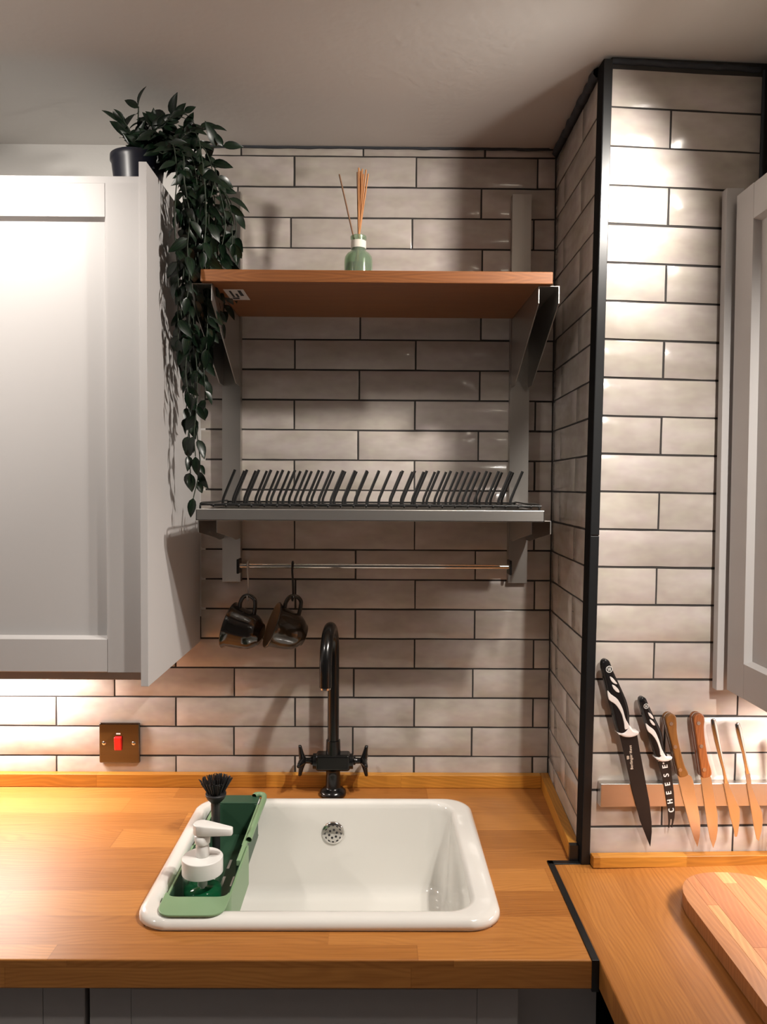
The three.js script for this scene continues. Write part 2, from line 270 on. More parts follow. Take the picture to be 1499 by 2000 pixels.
// ---------------------------------------------------------------- worktops and upstands
const CT = -0.062;
const wt = thing('worktop', 'long oak-effect worktop with the white sink set in', 'worktop', [-0.85, CT - 0.04, 0.3]);
{
  const s = shapeOf([[-2.2, -0.0005], [-0.0005, -0.0005], [-0.0145, -0.3325], [-0.0755, -0.3325], [-0.0755, -0.6105], [-2.2, -0.6105]]);
  const hole = new THREE.Path(); [[-0.705, -0.12], [-0.705, -0.53], [-0.20, -0.53], [-0.20, -0.12]].forEach((p, i) => i ? hole.lineTo(...p) : hole.moveTo(...p)); hole.closePath(); s.holes.push(hole);
  const g = flat(s, CT - 0.04, CT, 0.0018, 2); part(wt, 'slab', boxUV(g), M.work);
}
const wr = thing('worktop', 'oak-effect worktop with the cutting board below the knives', 'worktop', [0.25, CT - 0.04, 0.8]);
{ const s = shapeOf([[-0.0655, -0.3455], [0.573, -0.325], [0.573, -1.45], [-0.0655, -1.45]]); part(wr, 'slab', boxUV(flat(s, CT - 0.04, CT, 0.0018, 2)), M.workR); }
const tj = thing('trim_2', 'black metal joining strip between the two worktops', 'trim', [-0.07, CT, 0.47], null, 'structure');
part(tj, 'long_strip', box(-0.0755, -0.0655, CT - 0.043, CT + 0.0012, 0.333, 0.612, 0.0008), M.trim);
part(tj, 'short_strip', box(-0.0755, -0.013, CT - 0.03, CT + 0.0012, 0.333, 0.3455, 0.0008), M.trim);
const up1 = thing('trim_3', 'oak upstand along the back wall behind the tap', 'trim', [-0.85, CT, 0.009], null, 'structure'); part(up1, 'strip', box(-2.2, -0.0185, CT + 0.0006, -0.034, 0.0004, 0.018, 0.0012), M.upst);
const up2 = thing('trim_4', 'short oak upstand along the alcove side wall', 'trim', [-0.015, CT, 0.17], null, 'structure');
part(up2, 'strip', onReturn(box(0.001, 0.325, CT + 0.0006, -0.034, 0.0006, 0.0175, 0).toNonIndexed()), M.upstZ);
part(up2, 'end_cap', onReturn(box(0.3255, 0.3365, CT + 0.0006, -0.0335, 0.0006, 0.0178, 0).toNonIndexed()), M.black);
const up3 = onPier('trim_5', 'oak upstand below the magnetic knife strip', 'trim', 0.001, -0.6335, 0); up3.userData.kind = 'structure'; lpart(up3, 'strip', box(0, 0.557, 0.0008, 0.0195, 0.0008, 0.018, 0.0012), M.upst);

// ---------------------------------------------------------------- shaker doors and cabinets
function shaker(root, cx, cy, w, h, t, stile, mat, place) {        // local: front at z = 0 facing +z, origin at the lower left corner
  const rec = 0.011, ch = 0.0045, gap = 0.0004;
  const vert = (x0, x1, inner) => { // stile, inner = side with the chamfer (+1 right, -1 left)
    const s = inner > 0 ? [[x0, -t], [x0, -0.001], [x0 + 0.001, 0], [x1 - 0.0005, 0], [x1 + ch, -rec], [x1 + ch, -t]] : [[x0 - ch, -t], [x0 - ch, -rec], [x0 + 0.0005, 0], [x1 - 0.001, 0], [x1, -0.001], [x1, -t]];
    const g = extr(shapeOf(s), h); g.rotateX(-Math.PI / 2); g.scale(1, 1, 1); // (x, d, -s)
    const p = g.attributes.position; for (let i = 0; i < p.count; i++) { p.setZ(i, -p.getZ(i)); } g.index && g.setIndex(null); flip(g); return boxUV(g);
  };
  function flip(g) { const q = g.index ? g.toNonIndexed() : g; const p = q.attributes.position; for (let i = 0; i < p.count; i += 3) { const a = [p.getX(i), p.getY(i), p.getZ(i)]; p.setXYZ(i, p.getX(i + 2), p.getY(i + 2), p.getZ(i + 2)); p.setXYZ(i + 2, ...a); } q.computeVertexNormals(); return q; }
  const horiz = (y0, y1, inner, x0, x1) => {
    const s = inner > 0 ? [[-t, y0], [-0.001, y0], [0, y0 + 0.001], [0, y1 - 0.0005], [-rec, y1 + ch], [-t, y1 + ch]] : [[-t, y0 - ch], [-rec, y0 - ch], [0, y0 + 0.0005], [0, y1 - 0.001], [-0.001, y1], [-t, y1]];
    const g = extr(shapeOf(s), x1 - x0); const p = g.attributes.position; for (let i = 0; i < p.count; i++) { const zz = p.getX(i), yy = p.getY(i), xx = p.getZ(i); p.setXYZ(i, x0 + xx, yy, zz); } flip(g); return boxUV(g);
  };
  const add = (n, g) => { const m = new THREE.Mesh(g, mat); m.name = n; place.add(m); };
  add('stile', vert(0, stile, 1)); add('stile', vert(w - stile, w, -1));
  add('rail', horiz(0, stile - 0.002, 1, stile + gap, w - stile - gap)); add('rail', horiz(h - stile + 0.002, h, -1, stile + gap, w - stile - gap));
  add('center_panel', box(stile - 0.002, w - stile + 0.002, stile - 0.004, h - stile + 0.004, -t + 0.001, -rec));
}
function doorAt(root, x, y, z, rotY, w, h, stile) { const d = new THREE.Group(); d.name = 'door'; d.position.set(x - root.base[0], y - root.base[1], z - root.base[2]); d.rotation.y = rotY; root.add(d); shaker(root, 0, 0, w, h, 0.02, stile, M.cab, d); return d; }
const cabL = thing('wall_cabinet', 'pale grey shaker wall cabinet at the left with the plant on top', 'cabinet', [-1.06, 0.25, 0.17]);
part(cabL, 'carcass', box(-1.357, -0.7595, 0.2495, 1.0915, 0.0012, 0.331, 0.0006), M.cab);
part(cabL, 'bottom_panel', box(-1.356, -0.7605, 0.2475, 0.2493, 0.002, 0.330), M.cabIn);
doorAt(cabL, -1.357, 0.2655, 0.352, 0, 0.595, 0.807, 0.0575);
part(cabL, 'end_panel', box(-0.7585, -0.7458, 0.2465, 1.0995, 0.0012, 0.3705, 0.0007), M.cab);
const cabR = thing('wall_cabinet', 'pale grey shaker wall cabinet at the right edge above the knives', 'cabinet', [0.40, 0.245, 0.7]);
part(cabR, 'carcass', box(0.230, 0.573, 0.246, 1.0605, 0.376, 1.30, 0.0006), M.cab);
doorAt(cabR, 0.208, 0.2475, 0.376, -Math.PI / 2, 0.455, 0.803, 0.0575);
doorAt(cabR, 0.208, 0.2475, 0.834, -Math.PI / 2, 0.455, 0.803, 0.0575);
part(cabR, 'filler_strip', box(0.1975, 0.2265, 0.2420, 1.0690, 0.346, 0.3625, 0.0007), M.cab);
// base units
const baseL = thing('base_cabinet', 'grey shaker base cabinet below the left end of the worktop', 'cabinet', [-1.07, -W, 0.3]);
part(baseL, 'carcass', box(-1.368, -0.771, -W + 0.0, CT - 0.0405, 0.03, 0.563), M.cab);
doorAt(baseL, -1.366, -0.83, 0.585, 0, 0.594, 0.7135, 0.0575);
const baseS = thing('base_cabinet', 'grey shaker base cabinet below the white sink', 'cabinet', [-0.47, -W, 0.3]);
part(baseS, 'carcass', mergeGeometries([box(-0.766, -0.752, -W, CT - 0.0405, 0.03, 0.563), box(-0.185, -0.171, -W, CT - 0.0405, 0.03, 0.563), box(-0.752, -0.185, -W, -W + 0.1, 0.03, 0.563), box(-0.752, -0.185, -0.17, CT - 0.0405, 0.548, 0.563)]), M.cab);
doorAt(baseS, -0.765, -0.83, 0.585, 0, 0.595, 0.7115, 0.0575);
const fill = thing('filler_panel', 'dark recessed corner panel between the two runs of base cabinets', 'panel', [-0.11, -W, 0.54]);
part(fill, 'board', box(-0.1675, -0.0505, -W, CT - 0.0405, 0.53, 0.548), M.cab);
const baseR = thing('base_cabinet', 'pale base cabinet end below the right worktop', 'cabinet', [0.25, -W, 0.95]);
part(baseR, 'carcass', box(-0.028, 0.57, -W, CT - 0.0405, 0.56, 1.40), M.cab);
part(baseR, 'door', box(-0.0475, -0.029, -W + 0.14, CT - 0.044, 0.632, 1.02, 0.001), M.cab);

// ---------------------------------------------------------------- ceramic sink
const sink = thing('sink', 'white ceramic inset sink set into the oak worktop', 'sink', [-0.4525, CT, 0.325]);
{
  const X0 = -0.722, X1 = -0.1825, Z0 = 0.1045, Z1 = 0.546; const o = (d, y, r) => rring(X0 + d, X1 - d, Z0 + d, Z1 - d, r, y);
  const ix0 = -0.6945, ix1 = -0.2245, iz0 = 0.1325, iz1 = 0.5165;
  const n = (d, y, r, dz = 0) => rring(ix0 + d, ix1 - d, iz0 + d + dz, iz1 - d, r, y);
  const rings = [o(0.004, CT - 0.03, 0.05), o(0.003, CT + 0.0008, 0.05), o(0, CT + 0.004, 0.05), o(0.0006, CT + 0.009, 0.05), o(0.003, CT + 0.0135, 0.048), o(0.008, CT + 0.0168, 0.045), o(0.014, CT + 0.0178, 0.042),
    n(-0.008, CT + 0.0178, 0.046), n(-0.003, CT + 0.0165, 0.042), n(0, CT + 0.012, 0.04), n(0.0012, CT + 0.004, 0.04), n(0.003, CT - 0.04, 0.042), n(0.007, CT - 0.11, 0.045, 0.002), n(0.010, -0.200, 0.048, 0.003), n(0.015, -0.212, 0.05, 0.004), n(0.024, -0.2195, 0.055, 0.004), n(0.04, -0.2225, 0.06, 0.004), n(0.12, -0.2245, 0.06)];
  const g = loft(rings, true); const q = g.index; const arr = q.array; for (let i = 0; i < arr.length; i += 3) { const t = arr[i]; arr[i] = arr[i + 1]; arr[i + 1] = t; } g.computeVertexNormals();
  part(sink, 'basin', g, M.ceramic);
  const ov = part(sink, 'overflow_cover', (() => { const d = lathe([[0, 0.004], [0.014, 0.0036], [0.0195, 0.0025], [0.022, 0.0002], [0.022, -0.001]], 40); d.rotateX(Math.PI / 2); d.rotateX(-0.05); d.translate(-0.4538, -0.104, 0.1375); return d; })(), M.chrome);
  const holes = []; const hp = [[0, 0]]; for (let i = 0; i < 6; i++) hp.push([0.0078 * Math.cos(i * 1.0472 + 0.3), 0.0078 * Math.sin(i * 1.0472 + 0.3)]); for (let i = 0; i < 12; i++) hp.push([0.0148 * Math.cos(i * 0.5236), 0.0148 * Math.sin(i * 0.5236)]);
  hp.slice(1).forEach(([a, b]) => { const d = new THREE.CylinderGeometry(0.0024, 0.0024, 0.0022, 10); d.rotateX(Math.PI / 2); d.translate(-0.4538 + a, -0.104 + b, 0.1375 + 0.0034 - 0.05 * b - Math.hypot(a, b) * 0.07); holes.push(d); });
  const hm = part(sink, 'drain_holes', merge(holes), M.dark, sink); sink.remove(hm); ov.add(hm);
  part(sink, 'waste', (() => { const d = lathe([[0, -0.004], [0.03, -0.003], [0.036, 0.0015], [0.045, 0.003], [0.05, 0.0018], [0.052, 0]], 44); d.translate(-0.455, -0.2238, 0.262); return d; })(), M.chrome);
}

// ---------------------------------------------------------------- black tap
const tap = thing('mixer_tap', 'black swan-neck mixer tap with two cross handles behind the sink', 'tap', [-0.459, CT, 0.055]);
{
  const X = -0.459, Z = 0.055;
  part(tap, 'base', (() => { const g = lathe([[0, 0.002], [0.0265, 0.001], [0.0275, 0.005], [0.0265, 0.010], [0.021, 0.0145], [0.0165, 0.016], [0.0155, 0.02], [0.0145, 0.045], [0.0150, 0.052], [0.0175, 0.056]], 36); g.translate(X, CT, Z); return g; })(), M.tap);
  const by = 0.0105;
  part(tap, 'body', merge([box(X - 0.0355, X + 0.0355, by - 0.018, by + 0.0165, Z - 0.0165, Z + 0.0165, 0.006), (() => { const g = new THREE.CylinderGeometry(0.0155, 0.0155, 0.083, 28); g.rotateZ(Math.PI / 2); g.translate(X, by - 0.001, Z); return g; })(), (() => { const g = new THREE.CylinderGeometry(0.0145, 0.0155, 0.03, 28); g.translate(X, by + 0.028, Z); return g; })()]), M.tap);
  const pts = [[X, by + 0.03, Z]]; const R = 0.066, top = 0.232; pts.push([X, 0.12, Z], [X, 0.19, Z], [X, top - 0.01, Z]);
  for (let i = 0; i <= 12; i++) { const a = Math.PI * i / 12; const z = R - R * Math.cos(a); pts.push([X - 0.0075 * z / (2 * R), top + R * Math.sin(a), Z + z]); }
  pts.push([X - 0.0075, top - 0.016, Z + 2 * R], [X - 0.0075, top - 0.034, Z + 2 * R]);
  const sp = part(tap, 'spout', tube(pts, 0.0118, 90, 20), M.tap);
  part(tap, 'aerator', (() => { const g = new THREE.CylinderGeometry(0.0098, 0.0098, 0.006, 24); g.translate(X - 0.0075, top - 0.035, Z + 2 * R); return g; })(), M.chrome, sp).position.set(0, 0, 0);
  for (const s of [-1, 1]) {
    const hx = X + s * 0.0415;
    const hd = part(tap, 'handle', (() => { const prof = [[0.0001, 0.0]]; const stem = lathe([[0.0001, 0], [0.0085, 0.0005], [0.0085, 0.004], [0.0062, 0.006], [0.0060, 0.015], [0.008, 0.0175], [0.010, 0.020], [0.011, 0.0245], [0.009, 0.0275], [0.0001, 0.0285]], 24); stem.rotateZ(-s * Math.PI / 2); stem.translate(hx, by, Z);
      const arms = []; for (let i = 0; i < 4; i++) { const pts2 = []; const a = i * Math.PI / 2 + 0.02; const sec = []; for (let j = 0; j <= 7; j++) { const t = j / 7; const rr = 0.004 + 0.0275 * t; const off = 0.0215 + 0.006 * Math.pow(t, 0.8) ; const th = mix(0.0098, 0.0042, Math.pow(t, 0.75)); sec.push([rr, off, th]); }
        const rings = sec.map(([rr, off, th], j) => { const ring = []; for (let q = 0; q < 12; q++) { const b = q / 12 * 6.2832; const lx = off + th * 0.8 * Math.cos(b), w = th * Math.sin(b); ring.push([hx + s * lx, by + rr * Math.cos(a) - w * Math.sin(a), Z + rr * Math.sin(a) + w * Math.cos(a)]); } return ring; });
        arms.push(loft(rings, true, true)); }
      return merge([stem, ...arms]); })(), M.tap);
  }
}

// ---------------------------------------------------------------- shelf system
const UPR = [[-0.695, -0.657], [-0.094, -0.0545]];
UPR.forEach(([a, b], i) => {
  const t = thing('wall_upright', i ? 'steel wall upright beside the tiled corner' : 'steel wall upright next to the hanging plant', 'wall upright', [(a + b) / 2, 0.377, 0.01], 'steel uprights of the shelf system');
  const s = shapeOf([[a, 0.0008], [a, 0.0205], [b, 0.0205], [b, 0.0008], [b - 0.0018, 0.0008], [b - 0.0018, 0.0188], [a + 0.0018, 0.0188], [a + 0.0018, 0.0008]].map(p => [p[0], -p[1]]));
  part(t, 'channel', boxUV(flat(s, 0.3768, 1.1855, 0.0004, 1)), M.steelV);
});
function bracket(side, label, top, depth, front, back, name, x0, x1) {   // sheet-steel bracket: two cheeks and a top plate
  const t = thing(name, label, 'bracket', [(x0 + x1) / 2, top - back, 0.03], 'steel brackets of the shelf system');
  const cheek = (x) => { const s = shapeOf([[0.0212, top], [depth, top], [depth, top - front], [0.10, top - back * 0.86], [0.06, top - back], [0.0212, top - back]]); const g = extr(s, 0.0016); const p = g.attributes.position; for (let i = 0; i < p.count; i++) { const z = p.getX(i), y = p.getY(i), d = p.getZ(i); p.setXYZ(i, x + d, y, z); } const q = g.toNonIndexed(); const pp = q.attributes.position; for (let i = 0; i < pp.count; i += 3) { const a = [pp.getX(i), pp.getY(i), pp.getZ(i)]; pp.setXYZ(i, pp.getX(i + 2), pp.getY(i + 2), pp.getZ(i + 2)); pp.setXYZ(i + 2, ...a); } q.computeVertexNormals(); return boxUV(q); };
  part(t, 'cheek', cheek(x0), M.steel); part(t, 'cheek', cheek(x1 - 0.0016), M.steel);
  part(t, 'top_plate', box(x0, x1, top - 0.0014, top, 0.0212, depth, 0.0005), M.steel);
}
const SB = 0.9285, ST = 0.9495;
bracket(-1, 'steel bracket under the left end of the oak shelf', SB - 0.0004, 0.286, 0.030, 0.142, 'shelf_bracket', -0.6935, -0.6585);
bracket(1, 'steel bracket under the right end of the oak shelf', SB - 0.0004, 0.286, 0.030, 0.142, 'shelf_bracket', -0.0925, -0.0560);
const shelf = thing('wall_shelf', 'oak shelf board on steel brackets with the reed diffuser on it', 'shelf', [-0.373, SB, 0.15]);
part(shelf, 'board', box(-0.6765, -0.0700, SB, ST, 0.023, 0.2965, 0.0014), M.shelf);
const stick = part(shelf, 'paper_label', box(-0.648, -0.612, SB - 0.0004, SB - 0.0001, 0.168, 0.245), M.paperDim);
part(shelf, 'label_print', merge([[-0.642, -0.630, 0.176, 0.186], [-0.640, -0.636, 0.190, 0.235], [-0.632, -0.628, 0.190, 0.215], [-0.624, -0.618, 0.200, 0.238]].map(([a, b, c, d]) => box(a, b, SB - 0.0007, SB - 0.0004, c, d))), M.dark, stick).position.set(0, 0, 0);

// dish drainer
const RT = 0.5385, RB = 0.5185, RF = 0.302;
bracket(-1, 'steel bracket under the left end of the dish drainer', RB - 0.0004, 0.245, 0.024, 0.050, 'drainer_bracket', -0.6935, -0.6585);
bracket(1, 'steel bracket under the right end of the dish drainer', RB - 0.0004, 0.245, 0.024, 0.050, 'drainer_bracket', -0.0925, -0.0560);
const dr = thing('dish_drainer', 'wall-mounted steel dish drainer with two rows of black prongs', 'dish drainer', [-0.382, RB, 0.16]);
{
  const x0 = -0.6835, x1 = -0.0805;
  part(dr, 'drip_tray', merge([box(x0, x1, RB, RB + 0.0014, 0.026, RF), box(x0, x1, RB, RT - 0.002, 0.026, 0.0276), box(x0, x0 + 0.0016, RB, RT - 0.002, 0.026, RF), box(x1 - 0.0016, x1, RB, RT - 0.002, 0.026, RF)]), M.tray);
  part(dr, 'front_rail', box(x0, x1, RB - 0.0003, RT, RF - 0.004, RF, 0.0014), M.steel);
  const wy = 0.5455;
  for (const [z, y] of [[0.286, wy], [0.286, wy - 0.010], [0.040, wy], [0.205, wy - 0.003], [0.105, wy - 0.003]]) part(dr, 'long_wire', rod([x0 + 0.004, y, z], [x1 - 0.002, y, z], 0.0018, 8), M.wire);
  for (const s of [0, 1]) { const xe = s ? x1 - 0.006 : x0 + 0.004, xi = s ? x1 - 0.024 : x0 + 0.024; part(dr, 'end_loop', tube([[xe, wy - 0.010, 0.287], [xe, wy, 0.287], [xe, wy + 0.0015, 0.284], [xe, wy + 0.0015, 0.16], [xe, wy + 0.0015, 0.042], [xe, wy, 0.039], [xe, wy - 0.010, 0.039]], 0.0018, 40, 7), M.wire); }
  const gBar = rod([0, wy - 0.0032, 0.036], [0, wy - 0.0032, 0.289], 0.0014, 7); const gNub = new THREE.SphereGeometry(0.0021, 8, 6); gNub.translate(0, wy - 0.001, 0.289);
  const gProng = (z) => tube([[0, wy - 0.003, z], [0.0005, wy + 0.008, z], [0.003, wy + 0.015, z], [0.0115, wy + 0.036, z], [0.0225, wy + 0.0625, z]], 0.0026, 14, 8);
  const pf = gProng(0.205), pb = gProng(0.105); const b = dr.base; for (const g of [gBar, gNub, pf, pb]) g.translate(-b[0], -b[1], -b[2]);
  for (let i = 0; i < 26; i++) { const x = -0.6565 + i * 0.0222; for (const [n, g] of [['cross_wire', gBar], ['wire_knob', gNub], ...(i < 25 ? [['prong', pf], ['prong', pb]] : [])]) { const m = lpart(dr, n, g, M.wire); m.position.x = x; } }
}
const RZ = 0.046, RY = 0.4135;
const rail = thing('hanging_rail', 'thin steel rail below the dish drainer with two hooks', 'rail', [-0.377, RY, RZ]);
part(rail, 'rod', rod([-0.6565, RY, RZ], [-0.0945, RY + 0.0005, RZ], 0.0052, 16), M.chrome);
for (const x of [-0.659, -0.0975]) part(rail, 'holder', box(x, x + 0.005, RY - 0.016, RY + 0.014, 0.0215, RZ + 0.010, 0.0015), M.wire);

// hooks and mugs
function sHook(x, label, mat, r) { const t = thing('s_hook', label, 'hook', [x, RY, RZ], 'hooks on the steel rail'); const y = RY; const R = 0.0088;
  const pts = []; for (let i = 0; i <= 8; i++) { const a = Math.PI * (1.25 - 1.25 * i / 8); pts.push([x, y + R * Math.sin(a), RZ - R * Math.cos(a) * -1]); }
  pts.push([x, y - 0.012, RZ + R * 0.9], [x + 0.001, y - 0.03, RZ + 0.006], [x + 0.001, y - 0.047, RZ + 0.002]);
  for (let i = 0; i <= 7; i++) { const a = Math.PI * (0.1 - 1.15 * i / 7); pts.push([x + 0.001 , y - 0.060 + 0.0095 * Math.sin(a) - 0.001, RZ + 0.0085 - 0.0095 * Math.cos(a) * 1 + 0.0095 - 0.0095]); }
  part(t, 'wire', tube(pts, r, 60, 8), mat); return t; }
sHook(-0.6365, 'steel hook near the left upright holding a mug', M.steel, 0.0017); sHook(-0.5445, 'dark hook further along the rail holding a mug', M.wire, 0.0022);
function mug(x, y, tiltZ, tiltY, label, mat, matIn) {
  const t = thing('mug', label, 'mug', [x, y, 0.058], 'mugs hanging from the rail');
  const h = 0.072, R = 0.0490; const g = new THREE.Group(); t.rotation.set(0, tiltY, tiltZ, 'YXZ');     // local: axis along -x (rim), handle up +y
  const prof = [[0.0001, 0.0], [0.020, 0.0], [0.0225, 0.0012], [0.0235, 0.004], [0.030, 0.010], [0.0355, 0.018], [0.0385, 0.030], [0.0415, 0.048], [0.0437, 0.064], [R, h - 0.0014], [R - 0.0006, h], [R - 0.002, h + 0.0004]];
  const inner = [[R - 0.002, h + 0.0004], [R - 0.0034, h - 0.001], [0.0402, 0.062], [0.0380, 0.046], [0.0345, 0.028], [0.030, 0.018], [0.020, 0.009], [0.0001, 0.007]];
  const rot = (q) => { q.rotateZ(Math.PI / 2); q.translate(0.041, -0.049, 0); return q; };
  lpart(t, 'body', rot(lathe(prof, 48)), mat); lpart(t, 'inside', rot(lathe(inner, 48)), matIn);
  lpart(t, 'handle', tube([[-0.018, -0.008, 0], [-0.0195, 0.004, 0], [-0.015, 0.017, 0], [-0.003, 0.0215, 0], [0.0085, 0.016, 0], [0.0125, 0.004, 0], [0.0145, -0.010, 0], [0.016, -0.021, 0]], 0.0042, 50, 10), mat);
  return t;
}
mug(-0.6330, 0.3310, -0.26, -0.15, 'black glazed mug hanging nearest the left upright', M.mug, M.mugIn);
mug(-0.5400, 0.3305, -0.36, 0.28, 'dark brown mug with tan inside hanging by its handle', M.mugBrown, M.mugIn);

// ---------------------------------------------------------------- reed diffuser
const DX = -0.4087, DZ = 0.165;
const bottle = thing('diffuser_bottle', 'green glass reed diffuser bottle on the oak shelf', 'bottle', [DX, ST, DZ]);
{
  const y = ST + 0.0006;
  const out = [[0.0001, 0], [0.0245, 0], [0.0265, 0.002], [0.0268, 0.006], [0.0268, 0.052], [0.0255, 0.060], [0.0215, 0.066], [0.0160, 0.0695], [0.0138, 0.072], [0.0134, 0.092], [0.0150, 0.0935], [0.0153, 0.098], [0.0138, 0.0995], [0.0115, 0.0995], [0.0112, 0.072], [0.0145, 0.067], [0.020, 0.063], [0.0240, 0.057], [0.0247, 0.052], [0.0247, 0.006], [0.0235, 0.004], [0.0001, 0.004]];
  const mv = (g) => { g.translate(DX, y, DZ); return g; };
  part(bottle, 'glass_body', mv(lathe(out, 48)), M.bottle);
  part(bottle, 'scented_oil', mv(lathe([[0.0001, 0.0045], [0.0232, 0.0045], [0.0243, 0.0065], [0.0243, 0.046], [0.0001, 0.046]], 40)), M.oil);
  part(bottle, 'paper_band', mv(lathe([[0.0137, 0.076], [0.0142, 0.0763], [0.0142, 0.0895], [0.0137, 0.09]], 40)), M.paper);
  const reeds = [[-0.0365, 0.2125, 0.004, 1], [-0.003, 0.220, -0.004, 1], [0.000, 0.224, 0.006, 0], [0.003, 0.223, -0.006, 0], [0.0065, 0.2235, 0.002, 0], [0.0085, 0.218, -0.008, 0], [0.0135, 0.2205, 0.006, 0], [0.0175, 0.2165, -0.003, 0]];
  reeds.forEach(([dx, top, dz, dk], i) => { const t = thing('reed_stick', i === 0 ? 'thin dark reed leaning far left out of the diffuser bottle' : ['dark reed at the left side of the upright bundle in the diffuser', 'second upright reed from the left in the diffuser bundle', 'third upright reed from the left in the diffuser bundle', 'fourth upright reed from the left in the diffuser bundle', 'fifth upright reed from the left in the diffuser bundle', 'reed second from the right in the diffuser bottle', 'rightmost reed leaning right out of the diffuser bottle'][i - 1], 'reed stick', [DX, y + 0.006, DZ], 'reeds in the diffuser bottle'); if (i === 0) delete t.userData.group;
    part(t, 'stick', rod([DX - clamp(dx * 0.7, -0.012, 0.012), y + 0.007, DZ - dz], [DX + dx, y + top, DZ + dz], 0.0015, 8), dk ? M.reedDark : M.reed); });
}

// ---------------------------------------------------------------- wall switch
const sw = thing('cooker_switch', 'dark chrome wall switch with a red rocker below the wall cabinet', 'switch', [-0.9165, 0.0295, 0.004]);
part(sw, 'face_plate', box(-0.9598, -0.8735, -0.0135, 0.0725, 0.0008, 0.0085, 0.003), M.plate);
part(sw, 'rocker', (() => { const g = box(-0.008, 0.008, -0.0145, 0.0145, -0.004, 0.004, 0.002); g.rotateX(0.10); g.translate(-0.9185, 0.0295, 0.0098); return g; })(), M.red);
part(sw, 'neon_window', box(-0.9232, -0.9142, 0.0485, 0.0512, 0.0082, 0.0089), M.print);
for (const x of [-0.9492, -0.8862]) part(sw, 'screw', (() => { const g = new THREE.SphereGeometry(0.0044, 16, 8, 0, 6.2832, 0, Math.PI / 2); g.scale(1, 0.5, 1); g.rotateX(Math.PI / 2); g.translate(x, 0.0295, 0.0085); return g; })(), M.chrome);

